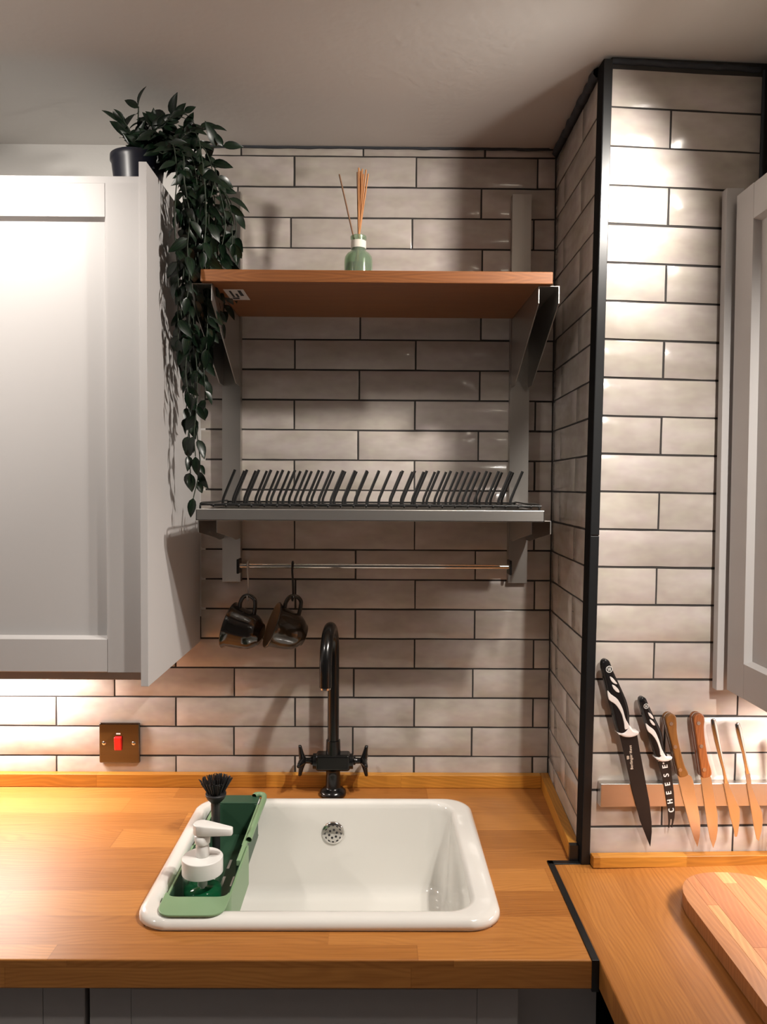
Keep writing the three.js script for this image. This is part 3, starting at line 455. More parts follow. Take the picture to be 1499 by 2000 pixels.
// ---------------------------------------------------------------- sink caddy, brush, soap
const CY = -0.0435;
const caddy = thing('sink_caddy', 'green plastic sliding caddy resting across the left side of the sink', 'caddy', [-0.64, -0.115, 0.33]);
{
  // each half is a U-shaped wall around a floor, open where the halves slide into each other
  const uWall = (x0, x1, zo, zc, r, th, y0, y1) => { // zo = open end, zc = closed end
    const d = Math.sign(zc - zo); const s = new THREE.Shape(); const q = r - th;
    s.moveTo(x0, -zo); s.lineTo(x0, -(zc - d * r)); s.quadraticCurveTo(x0, -zc, x0 + r, -zc); s.lineTo(x1 - r, -zc); s.quadraticCurveTo(x1, -zc, x1, -(zc - d * r)); s.lineTo(x1, -zo); s.lineTo(x1 - th, -zo);
    s.lineTo(x1 - th, -(zc - d * r)); s.quadraticCurveTo(x1 - th, -(zc - d * th), x1 - r, -(zc - d * th)); s.lineTo(x0 + r, -(zc - d * th)); s.quadraticCurveTo(x0 + th, -(zc - d * th), x0 + th, -(zc - d * r)); s.lineTo(x0 + th, -zo); s.closePath();
    return boxUV(flat(s, y0, y1, 0.0006, 2));
  };
  const floorPlate = (x0, x1, z0, z1, y) => box(x0, x1, y - 0.002, y, z0, z1, 0.0008);
  // front half: tray with a wide lip lying on the sink rim
  part(caddy, 'front_wall', uWall(-0.6875, -0.5895, 0.318, 0.4935, 0.022, 0.0035, -0.112, CY), M.green);
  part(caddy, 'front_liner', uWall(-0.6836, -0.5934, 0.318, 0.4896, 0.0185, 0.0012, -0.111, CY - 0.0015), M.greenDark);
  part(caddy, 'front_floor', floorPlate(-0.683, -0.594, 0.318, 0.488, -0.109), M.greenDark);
  const lip2 = new THREE.Shape(); { const a = -0.6895, b = -0.5885, z0 = 0.478, zi = 0.4895, z1 = 0.5405, r = 0.026; lip2.moveTo(a, -z0); lip2.lineTo(a + 0.0053, -z0); lip2.quadraticCurveTo(a + 0.006, -zi, a + 0.022, -zi); lip2.lineTo(b - 0.022, -zi); lip2.quadraticCurveTo(b - 0.006, -zi, b - 0.0053, -z0); lip2.lineTo(b, -z0); lip2.lineTo(b - 0.001, -(z1 - r)); lip2.quadraticCurveTo(b - 0.002, -z1, b - r, -z1); lip2.lineTo(a + r, -z1); lip2.quadraticCurveTo(a + 0.002, -z1, a + 0.001, -(z1 - r)); lip2.closePath(); }
  part(caddy, 'front_lip', boxUV(flat(lip2, CY - 0.0004, CY + 0.0032, 0.0012, 2)), M.green);
  // rear half slides inside the front one
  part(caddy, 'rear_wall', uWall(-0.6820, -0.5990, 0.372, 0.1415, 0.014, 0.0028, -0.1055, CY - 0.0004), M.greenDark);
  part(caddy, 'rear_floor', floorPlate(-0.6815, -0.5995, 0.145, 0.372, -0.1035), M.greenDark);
  part(caddy, 'rear_rim', box(-0.6020, -0.5960, CY - 0.0012, CY + 0.0012, 0.150, 0.318, 0.001), M.green);
  part(caddy, 'rear_rim', box(-0.6850, -0.6790, CY - 0.0012, CY + 0.0012, 0.150, 0.318, 0.001), M.green);
  const rl = new THREE.Shape(); rl.moveTo(-0.6845, -0.1445); rl.lineTo(-0.602, -0.1445); rl.lineTo(-0.602, -0.107); rl.lineTo(-0.6825, -0.107); rl.closePath(); part(caddy, 'rear_lip', boxUV(flat(rl, CY - 0.001, CY + 0.0025, 0.001, 1)), M.greenDark);
  part(caddy, 'side_handle', tube([[-0.6125, CY + 0.004, 0.118], [-0.6105, CY + 0.004, 0.110], [-0.602, CY + 0.004, 0.1075], [-0.5945, CY + 0.004, 0.1115], [-0.5915, CY + 0.004, 0.125], [-0.5915, CY + 0.004, 0.20], [-0.5915, CY + 0.004, 0.306]], 0.0052, 50, 10).scale(1, 1, 1), M.green);
  part(caddy, 'slide_rail', box(-0.6005, -0.5935, CY - 0.008, CY + 0.002, 0.305, 0.375, 0.0012), M.green);
  const slots = []; for (const [x, z, y] of [[-0.650, 0.265, -0.1035], [-0.633, 0.265, -0.1035], [-0.616, 0.265, -0.1035], [-0.650, 0.325, -0.1035], [-0.633, 0.325, -0.1035], [-0.616, 0.325, -0.1035], [-0.606, 0.40, -0.109], [-0.606, 0.45, -0.109], [-0.672, 0.45, -0.109]]) slots.push(box(x - 0.0022, x + 0.0022, y + 0.0001, y + 0.0006, z - 0.016, z + 0.016, 0));
  slots.forEach(g => { part(caddy, 'drain_slot', g, M.ceramic).userData.label = 'white slot where the sink shows through'; });
}
const brush = thing('dish_brush', 'black dish brush standing bristles up in the green caddy', 'brush', [-0.662, -0.10, 0.262]);
{
  const bx = -0.6605, bz = 0.255;
  part(brush, 'handle', (() => { const g = new THREE.CylinderGeometry(0.0085, 0.0070, 0.108, 20); g.translate(0, -0.050 + 0.0, 0); g.rotateX(0.08); g.translate(bx, 0.0140, bz); return g; })(), M.brushPl);
  part(brush, 'head', (() => { const g = lathe([[0.0001, -0.008], [0.009, -0.007], [0.0155, 0.000], [0.0185, 0.006], [0.0185, 0.010], [0.0001, 0.011]], 28); g.translate(bx + 0.001, 0.013, bz); return g; })(), M.bristle);
  const r = rng(61); const list = []; for (let i = 0; i < 130; i++) { const a = r() * 6.2832, q = Math.sqrt(r()); const x0 = 0.015 * q * Math.cos(a), z0 = 0.015 * q * Math.sin(a); const sp = 1.95 + 0.15 * r(); list.push(rod([bx + 0.001 + x0, 0.023, bz + z0], [bx + 0.001 + x0 * sp, 0.0515 - 0.006 * q * q + 0.003 * r(), bz + z0 * sp], 0.0009, 5)); }
  const bm = part(brush, 'bristles', merge(list), M.bristle); bm.userData.kind = 'stuff';
}
const soap = thing('soap_dispenser', 'clear pump bottle with white top and green soap in the caddy', 'soap dispenser', [-0.642, -0.1088, 0.438]);
{
  const sx = -0.642, sz = 0.438, y0 = -0.1088; const mv = (g, y = 0) => { g.translate(sx, y, sz); return g; };
  part(soap, 'bottle', mv(lathe([[0.0001, y0], [0.026, y0], [0.0298, y0 + 0.003], [0.0308, y0 + 0.008], [0.0308, -0.030], [0.029, -0.024], [0.0275, -0.024], [0.0290, -0.031], [0.0290, y0 + 0.009], [0.027, y0 + 0.005], [0.0001, y0 + 0.005]], 56)), M.glass);
  part(soap, 'liquid_soap', mv(lathe([[0.0001, y0 + 0.0055], [0.026, y0 + 0.0055], [0.0286, y0 + 0.010], [0.0286, -0.0545], [0.0001, -0.0545]], 48)), M.soap);
  part(soap, 'dip_tube', mv(lathe([[0.0001, y0 + 0.008], [0.0035, y0 + 0.008], [0.0035, -0.052], [0.0075, -0.050], [0.0082, -0.020], [0.0001, -0.020]], 20)), M.whitePl);
  part(soap, 'cap', mv(lathe([[0.0001, -0.0295], [0.0306, -0.0295], [0.0318, -0.0285], [0.0318, -0.0055], [0.0306, -0.0038], [0.012, -0.0028], [0.0001, -0.0028]], 56)), M.whitePl);
  part(soap, 'pump_stem', mv(lathe([[0.0001, -0.003], [0.0108, -0.003], [0.0104, 0.013], [0.0090, 0.0145], [0.0090, 0.017], [0.0118, 0.018], [0.0126, 0.030], [0.0001, 0.031]], 36)), M.whitePl);
  const noz = new THREE.Shape(); { const q = 0.0132; noz.moveTo(0, q); noz.absarc(0, 0, q, Math.PI / 2, Math.PI * 1.5, false); noz.lineTo(0.008, -0.0125); noz.lineTo(0.046, -0.0058); noz.quadraticCurveTo(0.049, -0.005, 0.049, -0.003); noz.lineTo(0.049, 0.003); noz.quadraticCurveTo(0.049, 0.005, 0.046, 0.0058); noz.lineTo(0.008, 0.0125); noz.closePath(); }
  part(soap, 'nozzle', (() => { const g = extr(noz, 0.0165, 0.0016, 3, 20); g.rotateX(-Math.PI / 2); const p = g.attributes.position; for (let i = 0; i < p.count; i++) { const t = clamp(p.getX(i) / 0.049); p.setY(i, p.getY(i) * mix(1, 0.66, t) + t * 0.0030 - t * 0.003); } g.computeVertexNormals(); g.rotateY(-0.10); g.translate(sx - 0.001, 0.0325, sz); return toCreasedNormals(g, 0.7); })(), M.whitePl);
}

// ---------------------------------------------------------------- trailing plant
const pot = thing('trailing_plant', 'dark trailing vine in a navy pot on top of the left wall cabinet', 'plant', [-0.812, 1.0922, 0.20]);
{
  const px = -0.812, pz = 0.20, r = rng(404);
  part(pot, 'pot', (() => { const g = lathe([[0.0001, 0], [0.036, 0], [0.0385, 0.003], [0.0465, 0.070], [0.0490, 0.074], [0.0490, 0.083], [0.0462, 0.084], [0.0445, 0.076], [0.0001, 0.074]], 40); g.translate(px, 1.0925, pz); return g; })(), M.pot);
  const leafGeo = (L, wd, bend, fold) => { const n = 6, pos = [], uv = [], idx = []; for (let j = 0; j <= n; j++) { const t = j / n; const w = wd * Math.pow(Math.sin(Math.PI * Math.pow(t, 0.78)), 0.85) * 0.5 * (j === n ? 0 : 1); const y = -bend * t * t * L, x = L * t * (1 - 0.12 * bend * t); for (const s of [-1, 0, 1]) { pos.push(x, y + Math.abs(s) * w * fold, s * w); uv.push(0.5 + 0.5 * s, t); } } for (let j = 0; j < n; j++) for (let s = 0; s < 2; s++) { const a = j * 3 + s; idx.push(a, a + 1, a + 3, a + 1, a + 4, a + 3); } const g = new THREE.BufferGeometry(); g.setAttribute('position', new THREE.Float32BufferAttribute(pos, 3)); g.setAttribute('uv', new THREE.Float32BufferAttribute(uv, 2)); g.setIndex(idx); g.computeVertexNormals(); return g; };
  const LG = [leafGeo(0.036, 0.0155, 0.25, 0.35), leafGeo(0.031, 0.0150, 0.45, 0.25), leafGeo(0.026, 0.0125, 0.3, 0.4), leafGeo(0.041, 0.0175, 0.35, 0.3)];
  const leaves = [];
  const addLeaf = (p, dir, s = 1) => { const d = dir.clone().normalize(); const up = new THREE.Vector3(r() - 0.5, r() - 0.2, r() + 0.35).normalize(); const zax = d.clone().cross(up).normalize(); const yax = zax.clone().cross(d); const m = new THREE.Matrix4().makeBasis(d, yax, zax); m.scale(new THREE.Vector3(s, s, s)); m.setPosition(p); leaves.push([m, Math.floor(r() * 4), p.z, p]); };
  const okPos = (p) => { // keep leaves out of the end panel, cabinet and ceiling
    if (p.y > CEIL - 0.012) return false; if (p.x < -0.738 && p.y < 1.112 && p.z < 0.40 && p.x > -0.775) return false; if (p.x <= -0.745 && p.y < 1.105) return false; return true; };
  const vines = []; // x of the drop, z of the drop, lowest y
  const drops = [[-0.722, 0.215, 0.70], [-0.708, 0.250, 0.60], [-0.698, 0.235, 0.556], [-0.690, 0.262, 0.63], [-0.684, 0.222, 0.72], [-0.676, 0.255, 0.82], [-0.700, 0.285, 0.74], [-0.715, 0.270, 0.78], [-0.668, 0.215, 0.86], [-0.655, 0.185, 0.88], [-0.640, 0.165, 0.95], [-0.652, 0.230, 0.97], [-0.725, 0.180, 0.84], [-0.704, 0.165, 0.79], [-0.688, 0.190, 0.83], [-0.718, 0.295, 0.83], [-0.672, 0.290, 0.98], [-0.695, 0.300, 0.90], [-0.640, 0.205, 1.02], [-0.711, 0.225, 0.66], [-0.700, 0.205, 0.92], [-0.683, 0.245, 0.90], [-0.714, 0.25, 0.93], [-0.664, 0.26, 0.93]];
  for (const [dx, dz, low] of drops) {
    const top = 1.125 + 0.06 * r(); const pts = [[px + 0.02 * (r() - 0.5), 1.165, pz + 0.02 * (r() - 0.5)], [px + 0.03, 1.185 + 0.02 * r(), pz + 0.01 + 0.02 * r()], [-0.752 + 0.012 * r(), 1.155 + 0.045 * r(), mix(pz, dz, 0.6)], [mix(-0.735, dx, 0.75), top, dz]];
    let y = top - 0.05; while (y > low + 0.02) { pts.push([dx + 0.012 * (r() - 0.5), y, dz + 0.014 * (r() - 0.5)]); y -= 0.055; } pts.push([dx + 0.01 * (r() - 0.5), low, dz + 0.01 * (r() - 0.5)]);
    vines.push(pts);
  }
  const ups = [[-0.845, 1.235, 0.215], [-0.80, 1.252, 0.235], [-0.775, 1.255, 0.19], [-0.745, 1.25, 0.21], [-0.72, 1.245, 0.23], [-0.70, 1.232, 0.20], [-0.675, 1.222, 0.22], [-0.825, 1.225, 0.24], [-0.735, 1.222, 0.26], [-0.655, 1.195, 0.21], [-0.71, 1.21, 0.18]];
  for (const [x, y, z] of ups) vines.push([[px + 0.02 * (r() - 0.5), 1.165, pz], [mix(px, x, 0.45), mix(1.165, y, 0.75), mix(pz, z, 0.5)], [x, y, z]]);
  vines.forEach((pts, vi) => {
    const cv = new THREE.CatmullRomCurve3(pts.map(p => new THREE.Vector3(...p)), false, 'centripetal'); const L = cv.getLength();
    part(pot, 'stem', new THREE.TubeGeometry(cv, Math.max(12, Math.round(L / 0.012)), 0.0011, 5), M.stem);
    const isUp = vi >= drops.length; const step = isUp ? 0.010 : 0.0165;
    for (let s = 0.02; s < L; s += step * (0.75 + 0.5 * r())) {
      const p = cv.getPointAt(clamp(s / L)), tg = cv.getTangentAt(clamp(s / L)); const low = p.y < 0.80; if (low && r() < 0.30) continue;
      const a = r() * 6.2832; const out = new THREE.Vector3(Math.cos(a), 0, Math.sin(a)); const d = isUp ? out.multiplyScalar(1).add(new THREE.Vector3(0, 0.15 + 0.9 * r(), 0)) : out.multiplyScalar(p.y > 0.85 ? 0.75 : 0.5).add(tg.multiplyScalar(p.y > 1.1 ? 0.25 : 0.75));
      const tip = p.clone().add(d.clone().normalize().multiplyScalar(0.034)); if (!okPos(p) || !okPos(tip)) { continue; } addLeaf(p, d, 0.78 + 0.4 * r());
    }
    const e = cv.getPointAt(1), te = cv.getTangentAt(1); if (okPos(e.clone().add(te.clone().multiplyScalar(0.03)))) addLeaf(e, te, 0.9);
  });
  leaves.sort((a, b) => b[2] - a[2]); const b = pot.base;
  const rest = []; leaves.forEach(([m, k], i) => { m.premultiply(new THREE.Matrix4().makeTranslation(-b[0], -b[1], -b[2])); if (i < 298) { const q = lpart(pot, 'leaf', LG[k], i % 3 ? M.leaf : M.leafB); q.applyMatrix4(m); } else rest.push(LG[k].clone().applyMatrix4(m)); });
  if (rest.length) { const q = lpart(pot, 'foliage', mergeGeometries(rest), M.leaf); q.userData.kind = 'stuff'; }
  console.log('leaves', leaves.length);
}

// ---------------------------------------------------------------- knives on the magnetic strip
const strip = onPier('magnetic_strip', 'brushed steel magnetic strip holding the knives on the pier', 'knife rack', 0.0105, -0.5295, 0);
lpart(strip, 'bar', box(0, 0.42, 0, 0.0395, 0.0008, 0.0158, 0.0015), M.magnet);
const KZ = 0.0162;
const font = await new FontLoader().loadAsync('fonts/droid/droid_sans_bold.typeface.json');
function textGeo(s, size, depth = 0.0003) { const g = new TextGeometry(s, { font, size, depth, curveSegments: 4, bevelEnabled: false }); g.computeBoundingBox(); const b = g.boundingBox; g.translate(-(b.min.x + b.max.x) / 2, -(b.min.y + b.max.y) / 2, 0); return g; }
function smooth(pts) { const s = new THREE.Shape(); const c = new THREE.CatmullRomCurve3(pts.map(p => new THREE.Vector3(p[0], p[1], 0)), true, 'centripetal'); c.getPoints(pts.length * 6).slice(0, -1).forEach((p, i) => i ? s.lineTo(p.x, p.y) : s.moveTo(p.x, p.y)); s.closePath(); return s; }
function blade(pts, th) { return extr(shapeOf(pts), th, th * 0.35, 1); }
const at = (g, z) => { g.translate(0, 0, z); return g; };
// two-tone plastic knives; local frame = pier frame, origin at the knife's tip
function plasticKnife(name, label, o, hs, parts2) {
  const t = onPier(name, label, 'knife', o[0], o[1], 0); const q = (p) => p.map(([x, y]) => [x - o[0], y - o[1]]);
  lpart(t, 'blade', at(blade(q(parts2.blade), 0.0016), KZ), M.bladeBlack);
  const h = lpart(t, 'handle', at(extr(smooth(q(parts2.handle)), 0.016, 0.0045, 3), KZ - 0.005), M.black);
  const top = KZ - 0.005 + 0.016;
  lpart(t, 'white_guard', at(extr(smooth(q(parts2.guard)), 0.0172, 0.003, 2), KZ - 0.0055), M.knifeWhite);
  lpart(t, 'white_swoosh', at(extr(smooth(q(parts2.swoosh)), 0.0024, 0.0006, 1), top - 0.0016), M.knifeWhite);
  for (const s of parts2.slashes) lpart(t, 'white_inset', at(extr(smooth(q(s)), 0.0016, 0.0004, 1), top - 0.0008), M.knifeWhite);
  const [ex, ey, er] = parts2.emblem; const em = [at(new THREE.TorusGeometry(er, er * 0.12, 6, 20).scale(1, 1, 0.4), 0)]; for (const d of [-0.4, 0, 0.4]) em.push(box(d * er - er * 0.09, d * er + er * 0.09, -er * 0.6, er * 0.6, -0.0001, 0.0002)); em.push(box(-er * 0.5, er * 0.5, -er * 0.08, er * 0.08, -0.0001, 0.0002));
  const eg = merge(em); eg.rotateZ(0.18); eg.translate(ex - o[0], ey - o[1], top + 0.0001); lpart(t, 'emblem', eg, M.print);
  return t;
}
const k1 = plasticKnife('carving_knife', 'large black knife with black and white handle next to the corner trim', [0.0982, -0.597], 1, {
  blade: [[0.0385, -0.402], [0.0690, -0.402], [0.0745, -0.430], [0.0835, -0.470], [0.0945, -0.520], [0.0995, -0.555], [0.1003, -0.572], [0.0985, -0.597], [0.0930, -0.585], [0.0790, -0.552], [0.0640, -0.502], [0.0510, -0.450]],
  handle: [[0.0035, -0.2830], [0.0085, -0.2775], [0.0150, -0.2795], [0.0225, -0.2960], [0.0370, -0.3250], [0.0475, -0.3480], [0.0525, -0.3680], [0.0535, -0.3860], [0.0585, -0.3960], [0.0640, -0.4020], [0.0360, -0.4040], [0.0320, -0.3960], [0.0225, -0.3620], [0.0120, -0.3250]],
  guard: [[0.0325, -0.4000], [0.0420, -0.3985], [0.0480, -0.3930], [0.0500, -0.3860], [0.0545, -0.3890], [0.0600, -0.3955], [0.0690, -0.3985], [0.0675, -0.4030], [0.0560, -0.4075], [0.0430, -0.4065]],
  swoosh: [[0.0135, -0.3290], [0.0185, -0.3345], [0.0300, -0.3430], [0.0390, -0.3580], [0.0450, -0.3760], [0.0520, -0.3900], [0.0450, -0.3940], [0.0425, -0.3830], [0.0370, -0.3660], [0.0270, -0.3520], [0.0160, -0.3440]],
  slashes: [[[0.0165, -0.3055], [0.0205, -0.3075], [0.0265, -0.3140], [0.0290, -0.3180], [0.0240, -0.3170], [0.0185, -0.3120]], [[0.0205, -0.3190], [0.0245, -0.3205], [0.0315, -0.3270], [0.0330, -0.3320], [0.0285, -0.3310], [0.0220, -0.3240]]],
  emblem: [0.0150, -0.2935, 0.0052] });
{ const g = textGeo('Berlinger Haus', 0.0042); g.rotateZ(Math.PI / 2 + 0.10); g.translate(0.0607 - 0.0982, -0.444 + 0.597, KZ + 0.0017); lpart(k1, 'blade_lettering', g, M.printGold); const e = textGeo('B', 0.0058); e.rotateZ(0.1); e.translate(0.0550 - 0.0982, -0.4445 + 0.597, KZ + 0.0017); lpart(k1, 'blade_emblem', e, M.printGold); }
const k2 = plasticKnife('cheese_knife', 'black forked cheese knife with CHEESE printed along the blade', [0.1300, -0.5655], 1, {
  blade: [[0.1035, -0.4440], [0.1275, -0.4440], [0.1310, -0.4700], [0.1365, -0.5050], [0.1395, -0.5350], [0.1390, -0.5480], [0.1370, -0.5580], [0.1355, -0.5650], [0.1335, -0.5640], [0.1345, -0.5560], [0.1345, -0.5500], [0.1318, -0.5505], [0.1312, -0.5580], [0.1305, -0.5655], [0.1285, -0.5645], [0.1285, -0.5540], [0.1262, -0.5310], [0.1195, -0.4950], [0.1130, -0.4700]],
  handle: [[0.0695, -0.3450], [0.0735, -0.3405], [0.0795, -0.3425], [0.0860, -0.3560], [0.0990, -0.3800], [0.1085, -0.4000], [0.1120, -0.4160], [0.1130, -0.4290], [0.1200, -0.4400], [0.1030, -0.4430], [0.0970, -0.4320], [0.0905, -0.4130], [0.0790, -0.3790]],
  guard: [[0.0985, -0.4425], [0.1055, -0.4400], [0.1090, -0.4330], [0.1120, -0.4330], [0.1180, -0.4390], [0.1275, -0.4410], [0.1265, -0.4450], [0.1160, -0.4487], [0.1050, -0.4475]],
  swoosh: [[0.0800, -0.3840], [0.0850, -0.3880], [0.0950, -0.3960], [0.1030, -0.4120], [0.1080, -0.4260], [0.1130, -0.4370], [0.1070, -0.4380], [0.1045, -0.4280], [0.0985, -0.4130], [0.0910, -0.4030], [0.0835, -0.3965]],
  slashes: [[[0.0830, -0.3655], [0.0860, -0.3665], [0.0915, -0.3725], [0.0925, -0.3760], [0.0890, -0.3750], [0.0845, -0.3700]], [[0.0860, -0.3770], [0.0890, -0.3780], [0.0945, -0.3840], [0.0955, -0.3870], [0.0920, -0.3865], [0.0875, -0.3815]]],
  emblem: [0.0795, -0.3550, 0.0040] });
{ 'CHEESE'.split('').forEach((ch, i) => { const t = i / 5; const g = textGeo(ch, 0.0092); g.rotateZ(Math.PI / 2 + 0.16); g.translate(mix(0.1322, 0.1190, t) - 0.1300, mix(-0.5345, -0.4600, t) + 0.5655, KZ + 0.0017); lpart(k2, 'letter', g, M.print); });
  const s = textGeo('Berlinger Haus', 0.0019); s.rotateZ(0.05); s.translate(0.1158 - 0.13, -0.4505 + 0.5655, KZ + 0.0017); lpart(k2, 'blade_lettering', s, M.print); const d = new THREE.CylinderGeometry(0.0015, 0.0015, 0.0004, 14); d.rotateX(Math.PI / 2); d.translate(0.1163 - 0.13, -0.4545 + 0.5655, KZ + 0.0018); lpart(k2, 'rivet', d, M.print); }
function woodKnife(label, o, hPts, bPts, rivets, mat) {
  const t = onPier('kitchen_knife', label, 'knife', o[0], o[1], 0, 'wood-handled knives'); delete t.userData.group; const q = (p) => p.map(([x, y]) => [x - o[0], y - o[1]]);
  const cx = hPts.reduce((s, p) => s + p[0], 0) / hPts.length;
  lpart(t, 'blade', at(blade(q(bPts), 0.0014), KZ), M.blade);
  lpart(t, 'tang', at(extr(smooth(q(hPts)), 0.0022), KZ - 0.0004), M.blade);
  lpart(t, 'handle_scale', at(boxUV(extr(smooth(q(hPts)), 0.0075, 0.0016, 2)), KZ + 0.0018), mat); lpart(t, 'handle_scale', at(boxUV(extr(smooth(q(hPts)), 0.0075, 0.0016, 2)), KZ - 0.0080), mat);
  rivets.forEach(([x, y]) => { const d = new THREE.CylinderGeometry(0.0031, 0.0031, 0.001, 18); d.rotateX(Math.PI / 2); d.translate(x - o[0], y - o[1], KZ + 0.0096); lpart(t, 'rivet', d, M.blade); });
}
woodKnife('steel knife with a darker brown wooden handle beside the cheese knife', [0.1805, -0.5985], [[0.1150, -0.3760], [0.1215, -0.3690], [0.1310, -0.3715], [0.1335, -0.3800], [0.1350, -0.4000], [0.1420, -0.4300], [0.1500, -0.4560], [0.1565, -0.4715], [0.1425, -0.4760], [0.1375, -0.4620], [0.1290, -0.4300], [0.1190, -0.3950]],
  [[0.1410, -0.4740], [0.1560, -0.4705], [0.1660, -0.4770], [0.1690, -0.4840], [0.1760, -0.5150], [0.1830, -0.5480], [0.1845, -0.5650], [0.1840, -0.5800], [0.1805, -0.5985], [0.1745, -0.5850], [0.1640, -0.5550], [0.1520, -0.5150]], [[0.1240, -0.3850], [0.1320, -0.4240], [0.1420, -0.4630]], M.knifeWood);
woodKnife('steel knife with an orange-brown wooden handle left of the two butter knives', [0.2080, -0.6005], [[0.1630, -0.3750], [0.1690, -0.3685], [0.1790, -0.3705], [0.1815, -0.3800], [0.1810, -0.3900], [0.1840, -0.4150], [0.1900, -0.4450], [0.1965, -0.4725], [0.1815, -0.4770], [0.1780, -0.4620], [0.1720, -0.4300], [0.1655, -0.3950]],
  [[0.1810, -0.4750], [0.1965, -0.4715], [0.2010, -0.4820], [0.2080, -0.5150], [0.2140, -0.5430], [0.2150, -0.5700], [0.2130, -0.5860], [0.2080, -0.6005], [0.2020, -0.5850], [0.1950, -0.5550], [0.1880, -0.5150]], [[0.1710, -0.3840], [0.1770, -0.4230], [0.1835, -0.4630]], M.knifeWood2);
function butterKnife(label, o, axis, blPts) {
  const t = onPier('butter_knife', label, 'knife', o[0], o[1], 0); const q = (p) => p.map(([x, y]) => [x - o[0], y - o[1]]);
  lpart(t, 'blade', at(blade(q(blPts), 0.0016), KZ), M.blade);
  const n = axis.length; const rings = axis.map(([x, y, w, th], i) => { const a = axis[Math.max(0, i - 1)], b = axis[Math.min(n - 1, i + 1)]; const dx = b[0] - a[0], dy = b[1] - a[1], l = Math.hypot(dx, dy), nx = -dy / l, ny = dx / l; const ring = []; for (let k = 0; k < 14; k++) { const c = k / 14 * 6.2832; ring.push([x - o[0] + nx * w * Math.cos(c), y - o[1] + ny * w * Math.cos(c), KZ + 0.0032 + th * Math.sin(c)]); } return ring; });
  lpart(t, 'handle', loft(rings, true, true), M.chrome);
}
butterKnife('all-steel butter knife with the taller handle right of the wooden knives', [0.2471, -0.5825], [[0.1985, -0.3775, 0.0012, 0.0010], [0.1990, -0.3795, 0.0044, 0.0026], [0.2010, -0.3900, 0.0054, 0.0031], [0.2070, -0.4150, 0.0050, 0.0030], [0.2140, -0.4420, 0.0040, 0.0028], [0.2205, -0.4650, 0.0031, 0.0024], [0.2235, -0.4780, 0.0034, 0.0020], [0.2255, -0.4880, 0.0038, 0.0014]],
  [[0.2205, -0.4830], [0.2290, -0.4830], [0.2360, -0.5000], [0.2450, -0.5180], [0.2525, -0.5330], [0.2530, -0.5500], [0.2510, -0.5720], [0.2490, -0.5815], [0.2450, -0.5815], [0.2425, -0.5680], [0.2350, -0.5450], [0.2280, -0.5150]]);
butterKnife('all-steel butter knife with the lower handle nearest the right edge', [0.2860, -0.5905], [[0.2405, -0.3850, 0.0012, 0.0010], [0.2412, -0.3870, 0.0044, 0.0026], [0.2440, -0.3970, 0.0054, 0.0031], [0.2490, -0.4170, 0.0046, 0.0030], [0.2545, -0.4370, 0.0036, 0.0026], [0.2590, -0.4560, 0.0036, 0.0020], [0.2630, -0.4720, 0.0040, 0.0014]],
  [[0.2585, -0.4680], [0.2675, -0.4680], [0.2720, -0.4950], [0.2830, -0.5200], [0.2920, -0.5400], [0.2935, -0.5550], [0.2920, -0.5720], [0.2880, -0.5890], [0.2835, -0.5860], [0.2780, -0.5650], [0.2705, -0.5300], [0.2640, -0.4980]]);
{ const t = onPier('serving_fork', 'steel fork at the right end of the magnetic strip, mostly out of view', 'fork', 0.318, -0.60, 0); const g = [];
  lpart(t, 'handle', loft([[0.306, -0.411, 0.003], [0.3055, -0.418, 0.0078], [0.3065, -0.435, 0.0066], [0.3085, -0.48, 0.003], [0.3105, -0.53, 0.003], [0.311, -0.545, 0.008]].map(([x, y, w]) => { const r = []; for (let k = 0; k < 12; k++) { const c = k / 12 * 6.2832; r.push([x - 0.318 + w * Math.cos(c), y + 0.60, KZ + 0.003 + 0.0018 * Math.sin(c)]); } return r; }), true, true), M.chrome);
  for (let i = 0; i < 4; i++) lpart(t, 'tine', rod([0.3025 + i * 0.0056 - 0.318, -0.54 + 0.60, KZ + 0.0032], [0.3020 + i * 0.0056 - 0.318, -0.598 + 0.60, KZ + 0.0032], 0.0014, 7), M.chrome); }

